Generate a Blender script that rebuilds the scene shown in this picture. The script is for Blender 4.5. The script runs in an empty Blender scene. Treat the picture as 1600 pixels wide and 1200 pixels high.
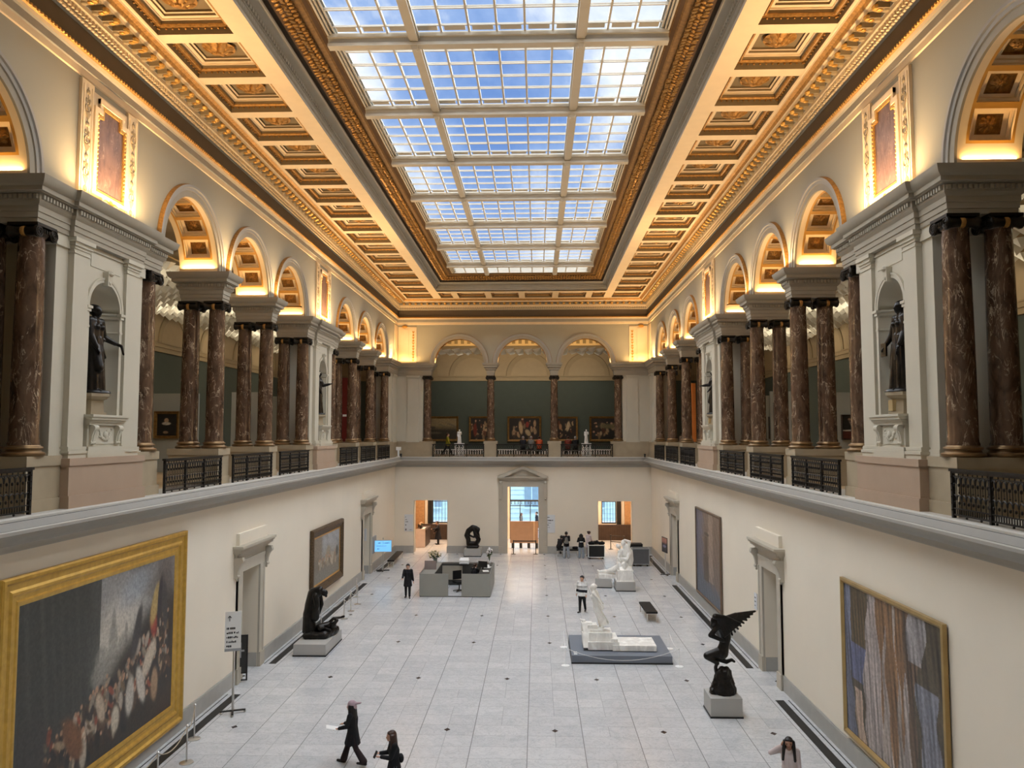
import bpy, bmesh, math, random
import numpy as np
from mathutils import Vector, Matrix, Euler
random.seed(11)
PI = math.pi
SC = bpy.context.scene
COL = SC.collection

# ------------------------------------------------------------------ helpers
def S(r, g, b):
    return tuple(((c/255)/12.92 if c/255 <= .04045 else ((c/255+.055)/1.055)**2.4) for c in (r, g, b))

class MB:
    """collects shapes and links them as one mesh object"""
    def __init__(self, mp=None):
        self.v = []; self.f = []; self.m = []; self.mp = mp; self.sharp = 32
    def P(self, pts):
        b = len(self.v); self.v += [tuple(p) for p in pts]; return b
    def face(self, pts, m=0):
        b = self.P(pts); self.f.append(tuple(range(b, b+len(pts)))); self.m.append(m)
    def box(self, x0, x1, y0, y1, z0, z1, m=0):
        b = self.P([(x0,y0,z0),(x1,y0,z0),(x1,y1,z0),(x0,y1,z0),(x0,y0,z1),(x1,y0,z1),(x1,y1,z1),(x0,y1,z1)])
        for q in ((0,3,2,1),(4,5,6,7),(0,1,5,4),(1,2,6,5),(2,3,7,6),(3,0,4,7)):
            self.f.append(tuple(b+i for i in q)); self.m.append(m)
    def frustum(self, c, hx0, hy0, z0, hx1, hy1, z1, m=0):
        x, y = c
        b = self.P([(x-hx0,y-hy0,z0),(x+hx0,y-hy0,z0),(x+hx0,y+hy0,z0),(x-hx0,y+hy0,z0),(x-hx1,y-hy1,z1),(x+hx1,y-hy1,z1),(x+hx1,y+hy1,z1),(x-hx1,y+hy1,z1)])
        for q in ((0,3,2,1),(4,5,6,7),(0,1,5,4),(1,2,6,5),(2,3,7,6),(3,0,4,7)):
            self.f.append(tuple(b+i for i in q)); self.m.append(m)
    def grid(self, rows, m=0, wrap=False):
        n = len(rows[0]); b = self.P([p for r in rows for p in r])
        for i in range(len(rows)-1):
            mm = m[i] if isinstance(m, (list, tuple)) else m
            for j in range(n if wrap else n-1):
                k = (j+1) % n
                self.f.append((b+i*n+j, b+i*n+k, b+(i+1)*n+k, b+(i+1)*n+j)); self.m.append(mm)
    def lathe(self, prof, c=(0,0,0), n=24, m=0, axis='Z', caps=True):
        rows = []
        for r, h in prof:
            row = []
            for j in range(n):
                a = 2*PI*j/n; u, w = r*math.cos(a), r*math.sin(a)
                p = {'Z': (u, w, h), 'X': (h, u, w), 'Y': (u, h, w)}[axis]
                row.append((c[0]+p[0], c[1]+p[1], c[2]+p[2]))
            rows.append(row)
        self.grid(rows, m, True)
        if caps:
            mm = m if not isinstance(m, (list, tuple)) else m[0]
            self.face(rows[0][::-1], mm); self.face(rows[-1], mm)
    def tube(self, pts, r, n=8, m=0, caps=True):
        pts = [Vector(p) for p in pts]; rows = []
        up = None
        for i, p in enumerate(pts):
            t = (pts[min(i+1, len(pts)-1)] - pts[max(i-1, 0)])
            t = t.normalized() if t.length > 1e-9 else Vector((0,0,1))
            if up is None:
                up = Vector((0,0,1)) if abs(t.z) < .9 else Vector((1,0,0))
            a = t.cross(up); a = a.normalized() if a.length > 1e-6 else t.orthogonal().normalized()
            bb = a.cross(t); up = bb
            rr = r[i] if isinstance(r, (list, tuple)) else r
            rows.append([tuple(p + a*rr*math.cos(2*PI*j/n) + bb*rr*math.sin(2*PI*j/n)) for j in range(n)])
        self.grid(rows, m, True)
        if caps: self.face(rows[0][::-1], m); self.face(rows[-1], m)
    def ball(self, c, r, m=0, n=8, sc=(1,1,1), rot=None):
        rows = []
        for i in range(n//2+1):
            t = PI*i/(n//2); row = []
            for j in range(n):
                a = 2*PI*j/n
                p = Vector((sc[0]*r*math.sin(t)*math.cos(a), sc[1]*r*math.sin(t)*math.sin(a), sc[2]*r*math.cos(t)))
                if rot: p = rot @ p
                row.append((c[0]+p.x, c[1]+p.y, c[2]+p.z))
            rows.append(row)
        self.grid(rows, m, True)
    def cap(self, p0, r0, p1, r1, m=0, n=10):
        """closed tapered capsule"""
        p0 = Vector(p0); p1 = Vector(p1); d = p1-p0; L = d.length
        z = d.normalized() if L > 1e-6 else Vector((0,0,1))
        a = z.orthogonal().normalized(); b = z.cross(a); rows = []
        prof = []
        for i in range(5):
            t = PI/2*(1-i/4); prof.append((r0*math.cos(t)+1e-5, -r0*math.sin(t)))
        for i in range(5):
            t = PI/2*i/4; prof.append((r1*math.cos(t)+1e-5, L+r1*math.sin(t)))
        for r, h in prof:
            rows.append([tuple(p0+z*h+a*r*math.cos(2*PI*j/n)+b*r*math.sin(2*PI*j/n)) for j in range(n)])
        self.grid(rows, m, True); self.face(rows[0][::-1], m); self.face(rows[-1], m)
    def sweep(self, prof, path, closed=False, mats=0):
        """prof [(d,z)]: d offset to the right of the path direction in plan; mitred corners"""
        n = len(path); offs = []
        for i in range(n):
            p = Vector(path[i]); 
            a = Vector(path[(i-1) % n]); c = Vector(path[(i+1) % n])
            if not closed and i == 0: d1 = d2 = (c-p).normalized()
            elif not closed and i == n-1: d1 = d2 = (p-a).normalized()
            else: d1 = (p-a).normalized(); d2 = (c-p).normalized()
            n1 = Vector((d1.y, -d1.x)); n2 = Vector((d2.y, -d2.x))
            mt = n1+n2; mt = mt/(mt.length_squared/2) if mt.length > 1e-6 else n1
            offs.append((p, mt))
        rows = [[(p.x+mt.x*d, p.y+mt.y*d, z) for p, mt in offs] for d, z in prof]
        self.grid(rows, mats, closed)
        return rows
    def build(self, name, mats, parent=None, smooth=True):
        vs = [self.mp(p) for p in self.v] if self.mp else self.v
        me = bpy.data.meshes.new(name); me.from_pydata(vs, [], self.f)
        mats = mats if isinstance(mats, (list, tuple)) else [mats]
        for m in mats: me.materials.append(m)
        me.polygons.foreach_set('material_index', self.m)
        bm = bmesh.new(); bm.from_mesh(me)
        bmesh.ops.remove_doubles(bm, verts=bm.verts, dist=1e-5)
        bmesh.ops.recalc_face_normals(bm, faces=bm.faces)
        bm.to_mesh(me); bm.free()
        if smooth:
            me.polygons.foreach_set('use_smooth', [True]*len(me.polygons))
            me.set_sharp_from_angle(angle=math.radians(self.sharp))
        o = bpy.data.objects.new(name, me); COL.objects.link(o)
        if parent: o.parent = parent
        return o

def tag(o, label, cat=None, group=None, kind=None):
    if label: o['label'] = label
    if cat: o['category'] = cat
    if group: o['group'] = group
    if kind: o['kind'] = kind
    return o
def empty(name, loc=(0,0,0), rz=0, label=None, cat=None, group=None, kind=None):
    o = bpy.data.objects.new(name, None); COL.objects.link(o)
    o.location = loc; o.rotation_euler = (0, 0, rz); o.empty_display_size = .1
    return tag(o, label, cat, group, kind)
KIDS = {}
def dup(root, loc, rz=None, label=None):
    r = root.copy(); COL.objects.link(r); r.location = loc
    if rz is not None: r.rotation_euler = (0, 0, rz)
    if label: r['label'] = label
    for ch in list(root.children):
        c = ch.copy(); COL.objects.link(c); c.parent = r
        for g in list(ch.children):
            d = g.copy(); COL.objects.link(d); d.parent = c
    return r
TN = {'trim': 0, 'door': 0, 'window': 0}
def num(k):
    TN[k] += 1; return '%s_%d' % (k, TN[k])
def struct(name, label, cat, loc=(0,0,0)):
    return empty(name, loc, 0, label, cat, None, 'structure')

# ------------------------------------------------------------------ materials
def nt(name):
    m = bpy.data.materials.new(name); m.use_nodes = True
    t = m.node_tree; b = t.nodes['Principled BSDF']; return m, t, b
def N(t, typ, **kw):
    n = t.nodes.new(typ)
    for k, v in kw.items():
        if k.startswith('i_'):
            key = k[2:]; key = int(key) if key.isdigit() else key.replace('_', ' ')
            n.inputs[key].default_value = v
        else: setattr(n, k, v)
    return n
def ramp(t, src, stops):
    r = t.nodes.new('ShaderNodeValToRGB'); e = r.color_ramp.elements
    e[0].position = stops[0][0]; e[0].color = (*stops[0][1], 1)
    e[1].position = stops[-1][0]; e[1].color = (*stops[-1][1], 1)
    for p, c in stops[1:-1]:
        x = e.new(p); x.color = (*c, 1)
    t.links.new(src, r.inputs[0]); return r
def M(name, col, rough=.6, metal=0, var=.06, scale=3, bump=0, bscale=30, spec=.4):
    """plain paint, stone, metal or cloth with a faint mottling"""
    m, t, b = nt(name)
    tc = N(t, 'ShaderNodeTexCoord')
    no = N(t, 'ShaderNodeTexNoise', i_Scale=scale, i_Detail=5); t.links.new(tc.outputs['Object'], no.inputs['Vector'])
    r = ramp(t, no.outputs['Fac'], [(.3, tuple(c*(1-var) for c in col)), (.7, tuple(min(1, c*(1+var)) for c in col))])
    t.links.new(r.outputs[0], b.inputs['Base Color'])
    b.inputs['Roughness'].default_value = rough; b.inputs['Metallic'].default_value = metal
    b.inputs['Specular IOR Level'].default_value = spec
    if bump:
        n2 = N(t, 'ShaderNodeTexNoise', i_Scale=bscale, i_Detail=4); t.links.new(tc.outputs['Object'], n2.inputs['Vector'])
        bp = N(t, 'ShaderNodeBump', i_Strength=bump, i_Distance=.02); t.links.new(n2.outputs['Fac'], bp.inputs['Height'])
        t.links.new(bp.outputs[0], b.inputs['Normal'])
    return m
def emit(name, col, st):
    m, t, b = nt(name)
    b.inputs['Base Color'].default_value = (*col, 1); b.inputs['Emission Color'].default_value = (*col, 1)
    b.inputs['Emission Strength'].default_value = st
    return m
def marble(name, base, dark, vein, scale=2.2, rough=.22, vamt=.5):
    m, t, b = nt(name)
    tc = N(t, 'ShaderNodeTexCoord'); oi = N(t, 'ShaderNodeObjectInfo')
    ad = N(t, 'ShaderNodeVectorMath', operation='ADD')
    sc = N(t, 'ShaderNodeVectorMath', operation='SCALE', i_Scale=37.0)
    t.links.new(oi.outputs['Location'], sc.inputs[0])
    ms = N(t, 'ShaderNodeMapping'); ms.inputs['Scale'].default_value = (1.6, 1.6, .6); t.links.new(tc.outputs['Object'], ms.inputs[0])
    t.links.new(ms.outputs[0], ad.inputs[0]); t.links.new(sc.outputs[0], ad.inputs[1])
    n1 = N(t, 'ShaderNodeTexNoise', i_Scale=scale*1.6, i_Detail=8, i_Roughness=.62, i_Distortion=.6); t.links.new(ad.outputs[0], n1.inputs['Vector'])
    r1 = ramp(t, n1.outputs['Fac'], [(.32, dark), (.5, base), (.72, tuple(c*1.35 for c in base))])
    n2 = N(t, 'ShaderNodeTexNoise', i_Scale=scale*.9, i_Detail=7, i_Roughness=.6, i_Distortion=1.6); t.links.new(ad.outputs[0], n2.inputs['Vector'])
    r2 = ramp(t, n2.outputs['Fac'], [(.48, (0,0,0)), (.498, (1,1,1)), (.502, (1,1,1)), (.52, (0,0,0))])
    n3 = N(t, 'ShaderNodeTexNoise', i_Scale=scale*2, i_Detail=3); t.links.new(ad.outputs[0], n3.inputs['Vector'])
    r3 = ramp(t, n3.outputs['Fac'], [(.42, (0,0,0)), (.68, (vamt*1.5,)*3)])
    mu = N(t, 'ShaderNodeMath', operation='MULTIPLY'); t.links.new(r2.outputs[0], mu.inputs[0]); t.links.new(r3.outputs[0], mu.inputs[1])
    mx = N(t, 'ShaderNodeMixRGB'); mx.inputs[2].default_value = (*vein, 1)
    t.links.new(mu.outputs[0], mx.inputs[0]); t.links.new(r1.outputs[0], mx.inputs[1])
    t.links.new(mx.outputs[0], b.inputs['Base Color']); b.inputs['Roughness'].default_value = rough
    return m

cream = M('cream_plaster', (.79,.71,.58), .75, var=.035, scale=.35)
greige = M('greige_paint', (.53,.49,.39), .65, var=.03, scale=1)
entab = M('stone_grey_paint', (.345,.305,.235), .65, var=.03)
uwall = M('upper_wall_paint', (.37,.345,.265), .75, var=.03, scale=.5)
ccream = M('ceiling_cream', (.80,.64,.42), .7, var=.03)
colive = M('ceiling_olive', (.25,.185,.10), .7, var=.05)
cfrieze = M('frieze_umber', (.115,.085,.055), .7, var=.05)
cgrey = M('ceiling_stone_grey', (.36,.33,.27), .7, var=.04)
orange = M('ochre_band', (.56,.28,.05), .55, var=.05)
gold = M('gilding', (.66,.38,.10), .42, .75, var=.25, scale=18, bump=.25, bscale=40)
goldp = M('dull_gilding', (.42,.22,.06), .5, .5, var=.3, scale=14, bump=.3, bscale=30)
umberg = M('umber_gilding', (.24,.13,.04), .5, .4, var=.25, scale=10)
leafg = M('leaf_gilding', (.40,.215,.06), .45, .6, var=.35, scale=20)
leafbg = M('leaf_ground', (.11,.06,.025), .7)
dgap = M('dark_recess', (.035,.022,.012), .8)  # near-black colour for the groove between skylight beam and leaf moulding
stone = M('beige_limestone', (.37,.30,.20), .7, var=.08, scale=2)
stoney = M('ochre_limestone', (.42,.30,.14), .7, var=.1, scale=2)
pinkst = M('pink_sandstone', (.40,.29,.205), .75, var=.04, scale=1.5)
ledge = M('ledge_grey', (.29,.28,.255), .6, var=.03)
ledgel = M('ledge_light', (.50,.48,.43), .6, var=.02)
corn = M('cornice_grey', (.36,.34,.30), .6, var=.03)
black_iron = M('wrought_iron', (.02,.018,.016), .45, .4, var=.3, scale=20)
bronze = M('black_bronze', (.016,.014,.012), .3, .5, var=.5, scale=5, bump=.15, bscale=25)
capb = M('dark_bronze_capital', (.022,.018,.013), .4, .6, var=.3, scale=9)
baseb = M('bronze_base', (.23,.145,.07), .35, .75, var=.2, scale=6)
brown = marble('brown_marble', (.098,.056,.034), (.036,.019,.012), (.52,.40,.28), vamt=.7)
panelm = marble('plum_marble', (.13,.075,.06), (.07,.035,.03), (.5,.38,.3), 2.5, .35, .35)
white_m = marble('white_marble', (.84,.82,.77), (.76,.73,.67), (.55,.52,.47), 1.5, .45, .2)
plinthg = M('plinth_grey', (.42,.41,.385), .6, var=.02)
plinthb = M('plinth_blue_grey', (.16,.18,.215), .6, var=.02)
black = M('black_paint', (.012,.012,.012), .5)
skyfr = M('skylight_frame_paint', (.50,.46,.38), .55, var=.03)
skyfrd = M('skylight_frame_brown', (.26,.20,.14), .55, var=.03)
dgreen = M('dark_green_wall', (.062,.078,.067), .85, var=.04)
galbeige = M('gallery_beige', (.40,.31,.19), .8, var=.03)
galmould = M('gallery_moulding', (.33,.255,.15), .7, var=.03)
velum = M('white_velum', (.80,.77,.68), .7, var=.03)
partgrey = M('partition_grey', (.33,.34,.315), .8, var=.02)
parquet = M('oak_parquet', (.40,.27,.14), .35, var=.15, scale=4)
doorfr = M('door_surround_paint', (.47,.425,.345), .6, var=.03)
baseg = M('baseboard_grey_stone', (.40,.385,.35), .5, var=.05)
steel = M('brushed_steel', (.62,.60,.57), .28, .9, var=.05)
darkmetal = M('dark_metal', (.05,.05,.05), .4, .6)
leather = M('black_leather', (.006,.006,.006), .6, bump=.1, bscale=60)
redwall = M('red_panel', (.14,.012,.008), .8)
orangep = M('orange_panel', (.62,.20,.04), .8)
white_p = M('white_card', (.82,.82,.80), .6, var=.01)
grey_p = M('grey_card', (.36,.37,.38), .6, var=.01)
ink = M('black_ink', (.02,.02,.022), .6)
woodw = M('walnut_panelling', (.36,.20,.09), .5, var=.2, scale=5)
oakl = M('tan_board', (.40,.255,.165), .55, var=.06, scale=3)
darkwood = M('dark_wood', (.05,.03,.02), .5, var=.2)

def glassmat():
    m, t, b = nt('clear_glass')
    tr = N(t, 'ShaderNodeBsdfTransparent'); tr.inputs[0].default_value = (.93, .96, .98, 1)
    gl = N(t, 'ShaderNodeBsdfGlossy'); gl.inputs['Roughness'].default_value = .05
    lw = N(t, 'ShaderNodeLayerWeight', i_Blend=.5); mx = N(t, 'ShaderNodeMixShader')
    pw = N(t, 'ShaderNodeMath', operation='POWER'); pw.inputs[1].default_value = 6; t.links.new(lw.outputs['Facing'], pw.inputs[0])
    fr = N(t, 'ShaderNodeMath', operation='MULTIPLY_ADD'); fr.inputs[1].default_value = .25; fr.inputs[2].default_value = .03; t.links.new(pw.outputs[0], fr.inputs[0])
    t.links.new(fr.outputs[0], mx.inputs[0]); t.links.new(tr.outputs[0], mx.inputs[1]); t.links.new(gl.outputs[0], mx.inputs[2])
    t.links.new(mx.outputs[0], t.nodes['Material Output'].inputs[0]); return m
glass = glassmat()

def floormat():
    m, t, b = nt('grey_marble_tiles'); L = t.links.new
    tc = N(t, 'ShaderNodeTexCoord'); sp = N(t, 'ShaderNodeSeparateXYZ'); L(tc.outputs['Object'], sp.inputs[0])
    def mth(op, a, bb=None, c=None):
        n = N(t, 'ShaderNodeMath', operation=op)
        for i, x in enumerate((a, bb, c)):
            if x is None: continue
            if isinstance(x, (int, float)): n.inputs[i].default_value = x
            else: L(x, n.inputs[i])
        return n.outputs[0]
    W, H = 1.51, .757
    xs = mth('DIVIDE', mth('ADD', sp.outputs[0], 100*W-.755), W); ys = mth('DIVIDE', mth('ADD', sp.outputs[1], .25), H)
    col = mth('FLOOR', xs); row0 = mth('FLOOR', ys)
    row = row0
    fx = mth('FRACT', xs); fy = mth('FRACT', ys)
    def wn(x, y, z=0):
        cb = N(t, 'ShaderNodeCombineXYZ'); L(x, cb.inputs[0]); L(y, cb.inputs[1]); cb.inputs[2].default_value = z
        w = N(t, 'ShaderNodeTexWhiteNoise', noise_dimensions='3D'); L(cb.outputs[0], w.inputs['Vector']); return w.outputs['Value']
    merged = mth('GREATER_THAN', wn(col, row, 3.7), .62)
    half = mth('MULTIPLY', mth('GREATER_THAN', fx, .5), mth('SUBTRACT', 1, merged))
    tid = wn(mth('ADD', mth('MULTIPLY', col, 2), half), row, 9.1)
    dx = mth('MULTIPLY', mth('MINIMUM', fx, mth('SUBTRACT', 1, fx)), W)
    dy = mth('MULTIPLY', mth('MINIMUM', fy, mth('SUBTRACT', 1, fy)), H)
    dh = mth('ADD', mth('MULTIPLY', mth('ABSOLUTE', mth('SUBTRACT', fx, .5)), W), mth('MULTIPLY', merged, 5))
    jx = mth('LESS_THAN', dx, .011); jy = mth('LESS_THAN', dy, .006); jh = mth('LESS_THAN', dh, .006)
    off = N(t, 'ShaderNodeCombineXYZ'); L(mth('MULTIPLY', tid, 60), off.inputs[0]); L(mth('MULTIPLY', tid, 37), off.inputs[1])
    va = N(t, 'ShaderNodeVectorMath', operation='ADD'); L(tc.outputs['Object'], va.inputs[0]); L(off.outputs[0], va.inputs[1])
    n1 = N(t, 'ShaderNodeTexNoise', i_Scale=1.6, i_Detail=8, i_Roughness=.65, i_Distortion=1.2); L(va.outputs[0], n1.inputs['Vector'])
    r1 = ramp(t, n1.outputs['Fac'], [(.25, (.52,.535,.55)), (.47, (.575,.585,.595)), (.55, (.60,.608,.617)), (.8, (.63,.636,.642))])
    n2 = N(t, 'ShaderNodeTexNoise', i_Scale=2.6, i_Detail=6, i_Roughness=.6, i_Distortion=2.5); L(va.outputs[0], n2.inputs['Vector'])
    r2 = ramp(t, n2.outputs['Fac'], [(.465, (1,1,1)), (.5, (.80,.81,.82)), (.535, (1,1,1))])
    m1 = N(t, 'ShaderNodeMixRGB', blend_type='MULTIPLY', i_0=1.0); L(r1.outputs[0], m1.inputs[1]); L(r2.outputs[0], m1.inputs[2])
    tone = ramp(t, tid, [(0, (.92,.925,.935)), (1, (1.05,1.05,1.045))])
    m2 = N(t, 'ShaderNodeMixRGB', blend_type='MULTIPLY', i_0=1.0); L(m1.outputs[0], m2.inputs[1]); L(tone.outputs[0], m2.inputs[2])
    jw = mth('MAXIMUM', mth('MULTIPLY', jx, .9), mth('MULTIPLY', mth('MAXIMUM', jy, jh), .6))
    m3 = N(t, 'ShaderNodeMixRGB'); m3.inputs[2].default_value = (.22,.22,.22,1); L(jw, m3.inputs[0]); L(m2.outputs[0], m3.inputs[1])
    # dark lozenge insets, three metres apart
    ry = mth('DIVIDE', mth('ADD', sp.outputs[1], -22.1), 4.55); rid = mth('ROUND', ry)
    ddy = mth('MULTIPLY', mth('ABSOLUTE', mth('SUBTRACT', ry, rid)), 4.55)
    ph = mth('MULTIPLY', mth('COMPARE', rid, 1.0, .1), 1.51)
    rx = mth('DIVIDE', mth('ADD', mth('ADD', sp.outputs[0], -1.51), ph), 3.02)
    ddx = mth('MULTIPLY', mth('ABSOLUTE', mth('SUBTRACT', rx, mth('ROUND', rx))), 3.02)
    dia = mth('LESS_THAN', mth('ADD', ddx, mth('MULTIPLY', ddy, .8)), .095)
    m4 = N(t, 'ShaderNodeMixRGB'); m4.inputs[2].default_value = (.035,.022,.024,1); L(dia, m4.inputs[0]); L(m3.outputs[0], m4.inputs[1])
    L(m4.outputs[0], b.inputs['Base Color'])
    b.inputs['Roughness'].default_value = .24
    return m
floor_mat = floormat()
# ------------------------------------------------------------------ the building
# d = distance from the long axis of the hall, y along it, z up; each side and the far end share these frames
def side(s): return lambda p: (s*p[0], p[1], p[2])
def endw(p): return (p[1], 45.4+p[0], p[2])
FRAMES = {'left': side(-1), 'right': side(1), 'far': endw}
PIERS = (17.2, 35.2, 53.2)
ARCH = (12.7, 21.7, 26.2, 30.7, 39.7, 44.2, 48.7)
BLOCK = (23.95, 28.45, 41.95, 46.45)
ZS = 13.33                                   # springing of the arches
YB = 54.4

# ---- floors
def slab(name, rects, mat, label):
    m = MB()
    for r in rects: m.box(*r)
    o = m.build(name, mat, None, False); tag(o, label, 'floor', None, 'structure'); return o
slab('floor', [(-11.5, 11.5, -2, 63, -.2, 0)], floor_mat, 'grey veined marble tile floor of the great hall')
slab('floor', [(9.0, 17.2, -2, 54.3, 6.5, 6.72)], parquet, 'wooden floor of the right upper gallery')
slab('floor', [(-17.2, -9.0, -2, 54.3, 6.5, 6.72)], parquet, 'wooden floor of the left upper gallery')
slab('floor', [(-17.2, 17.2, 54.3, 62.2, 6.5, 6.72)], parquet, 'wooden floor of the far upper gallery')

# ---- lower walls with their openings
def wall_holes(mb, d, a0, a1, z0, z1, holes, m=0):
    """front face at distance d with rectangular openings (y0,y1,top) standing on the floor"""
    x = a0
    for h0, h1, ht in sorted(holes):
        mb.face([(d,x,z0),(d,h0,z0),(d,h0,z1),(d,x,z1)], m)
        mb.face([(d,h0,ht),(d,h1,ht),(d,h1,z1),(d,h0,z1)], m)
        x = h1
    mb.face([(d,x,z0),(d,a1,z0),(d,a1,z1),(d,x,z1)], m)
SD = [(26.12, 27.78, 3.62), (44.5, 46.2, 3.62)]
BD = [(-7.66, -5.27, 3.66), (-1.05, 1.12, 4.62), (5.27, 7.66, 3.62)]
for sd, hl, rng in (('left', SD, (-2, 54.4)), ('right', SD, (-2, 54.4)), ('far', BD, (-9, 9))):
    m = MB(FRAMES[sd]); wall_holes(m, 9.0, rng[0], rng[1], 0, 6.4, hl)
    dep = .75
    for h0, h1, ht in hl:
        m.face([(9,h0,0),(9+dep,h0,0),(9+dep,h0,ht),(9,h0,ht)]); m.face([(9,h1,0),(9+dep,h1,0),(9+dep,h1,ht),(9,h1,ht)])
        m.face([(9,h0,ht),(9,h1,ht),(9+dep,h1,ht),(9+dep,h0,ht)])
    wall_holes(m, 9+dep, rng[0], rng[1], 0, 6.5, hl)
    nm = {'left': 'wall_left', 'right': 'wall_right', 'far': 'wall_back'}[sd]
    o = m.build(nm, cream, None, False)
    tag(o, {'left': 'cream plastered lower wall on the left of the hall', 'right': 'cream plastered lower wall on the right of the hall', 'far': 'cream plastered lower wall at the far end of the hall'}[sd], 'wall', None, 'structure')
    b = MB(FRAMES[sd])
    x = rng[0]
    gap = .43 if sd != 'far' else 0
    for h0, h1, ht in hl + [(rng[1]+gap, 0, 0)]:
        g = .62 if (sd == 'far' and h0 == -1.05) else gap
        b.box(8.95, 9.0, x, h0-g, 0, .47); b.box(8.965, 9.0, x, h0-g, .47, .5)
        if sd == 'far' and h0 < 9 and h0 != -1.05:
            b.box(8.95, 9.75, h0-.001, h0+.04, 0, .47); b.box(8.95, 9.75, h1-.04, h1+.001, 0, .47)
        x = h1 + (.62 if (sd == 'far' and h0 == -1.05) else gap)
    o = b.build('baseboard_'+{'left': 'left', 'right': 'right', 'far': 'back'}[sd], baseg, None, False)
    tag(o, 'grey stone baseboard along the %s wall' % {'left': 'left', 'right': 'right', 'far': 'far end'}[sd], 'baseboard', None, 'structure')
m = MB(); m.face([(-18,-2,0),(18,-2,0),(18,-2,19),(-18,-2,19)])
tag(m.build('wall_front', cream, None, False), 'plain end wall behind the viewer', 'wall', None, 'structure')

# ---- cornice between the storeys
prof = [(-.01,5.998),(.016,6.0),(.016,6.03),(.004,6.05),(.004,6.12),(.05,6.14),(.10,6.2),(.30,6.32),(.50,6.40),(.56,6.415),(.60,6.43),(.60,6.49),(.59,6.505),(.565,6.51),(.55,6.512),(.46,6.64),(.45,6.65),(.45,6.69),(.43,6.72),(-.6,6.725)]
pm = [1,1,1,1,2,2,2,2,2,2,2,1,1,3,0,3,1,1,1]
m = MB(); m.sweep(prof, [(-9.0,-2),(-9.0,54.4),(9.0,54.4),(9.0,-2)], False, pm)
tag(m.build(num('trim'), [ledge, ledgel, corn, black], None), 'grey moulded cornice and ledge running round the hall below the arcade', 'cornice', None, 'structure')

# ---- upper wall with arches, and coffered arch soffits
def patch(mb, mp, a0, a1, b0, b1, dep, m, n=1):
    for i in range(n):
        u0 = a0+(a1-a0)*i/n; u1 = a0+(a1-a0)*(i+1)/n
        mb.face([mp(u0,b0,dep),mp(u1,b0,dep),mp(u1,b1,dep),mp(u0,b1,dep)], m)
def ring(mb, mp, o, i, dep, m, n=1):
    patch(mb, mp, o[0], i[0], o[2], o[3], dep, m); patch(mb, mp, i[1], o[1], o[2], o[3], dep, m)
    patch(mb, mp, i[0], i[1], o[2], i[2], dep, m, n); patch(mb, mp, i[0], i[1], i[3], o[3], dep, m, n)
def walls(mb, mp, r, z0, z1, m):
    a0, a1, b0, b1 = r; c = [(a0,b0),(a1,b0),(a1,b1),(a0,b1)]
    for k in range(4):
        p, q = c[k], c[(k+1) % 4]
        mb.face([mp(*p,z0),mp(*q,z0),mp(*q,z1),mp(*p,z1)], m)
def coffer(mb, mp, rect, steps, n=1):
    """steps: (inset along a, inset along b, ring material, depth after the step, wall material)"""
    cur, dep = rect, 0
    for ia, ib, mr, nd, mw in steps:
        nx = (cur[0]+ia, cur[1]-ia, cur[2]+ib, cur[3]-ib)
        if ia or ib: ring(mb, mp, cur, nx, dep, mr, n)
        if nd != dep: walls(mb, mp, nx, dep, nd, mw)
        cur, dep = nx, nd
    return cur, dep
def rosette_mesh(R, name='rosette'):
    mb = MB()
    for ring_n, rr, zz, sz in ((8, .68, .02, .36), (6, .38, .07, .27)):
        for k in range(ring_n):
            a = 2*PI*k/ring_n + (.3 if ring_n == 6 else 0)
            mb.ball((rr*R*math.cos(a), rr*R*math.sin(a), -zz*R*3), R*sz, 0, 8, (1.1,.75,.45), Matrix.Rotation(a, 3, 'Z') @ Matrix.Rotation(-.5, 3, 'Y'))
    mb.ball((0,0,-.3*R), .2*R, 0, 8)
    mb.lathe([(.9*R,0),(.98*R,-.05*R),(.7*R,-.1*R)], n=16)
    o = mb.build(name, goldp); return o
ros_small = rosette_mesh(.17); ros_big = rosette_mesh(.42)
R_IN, R_OUT = 1.76, 2.1
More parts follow.
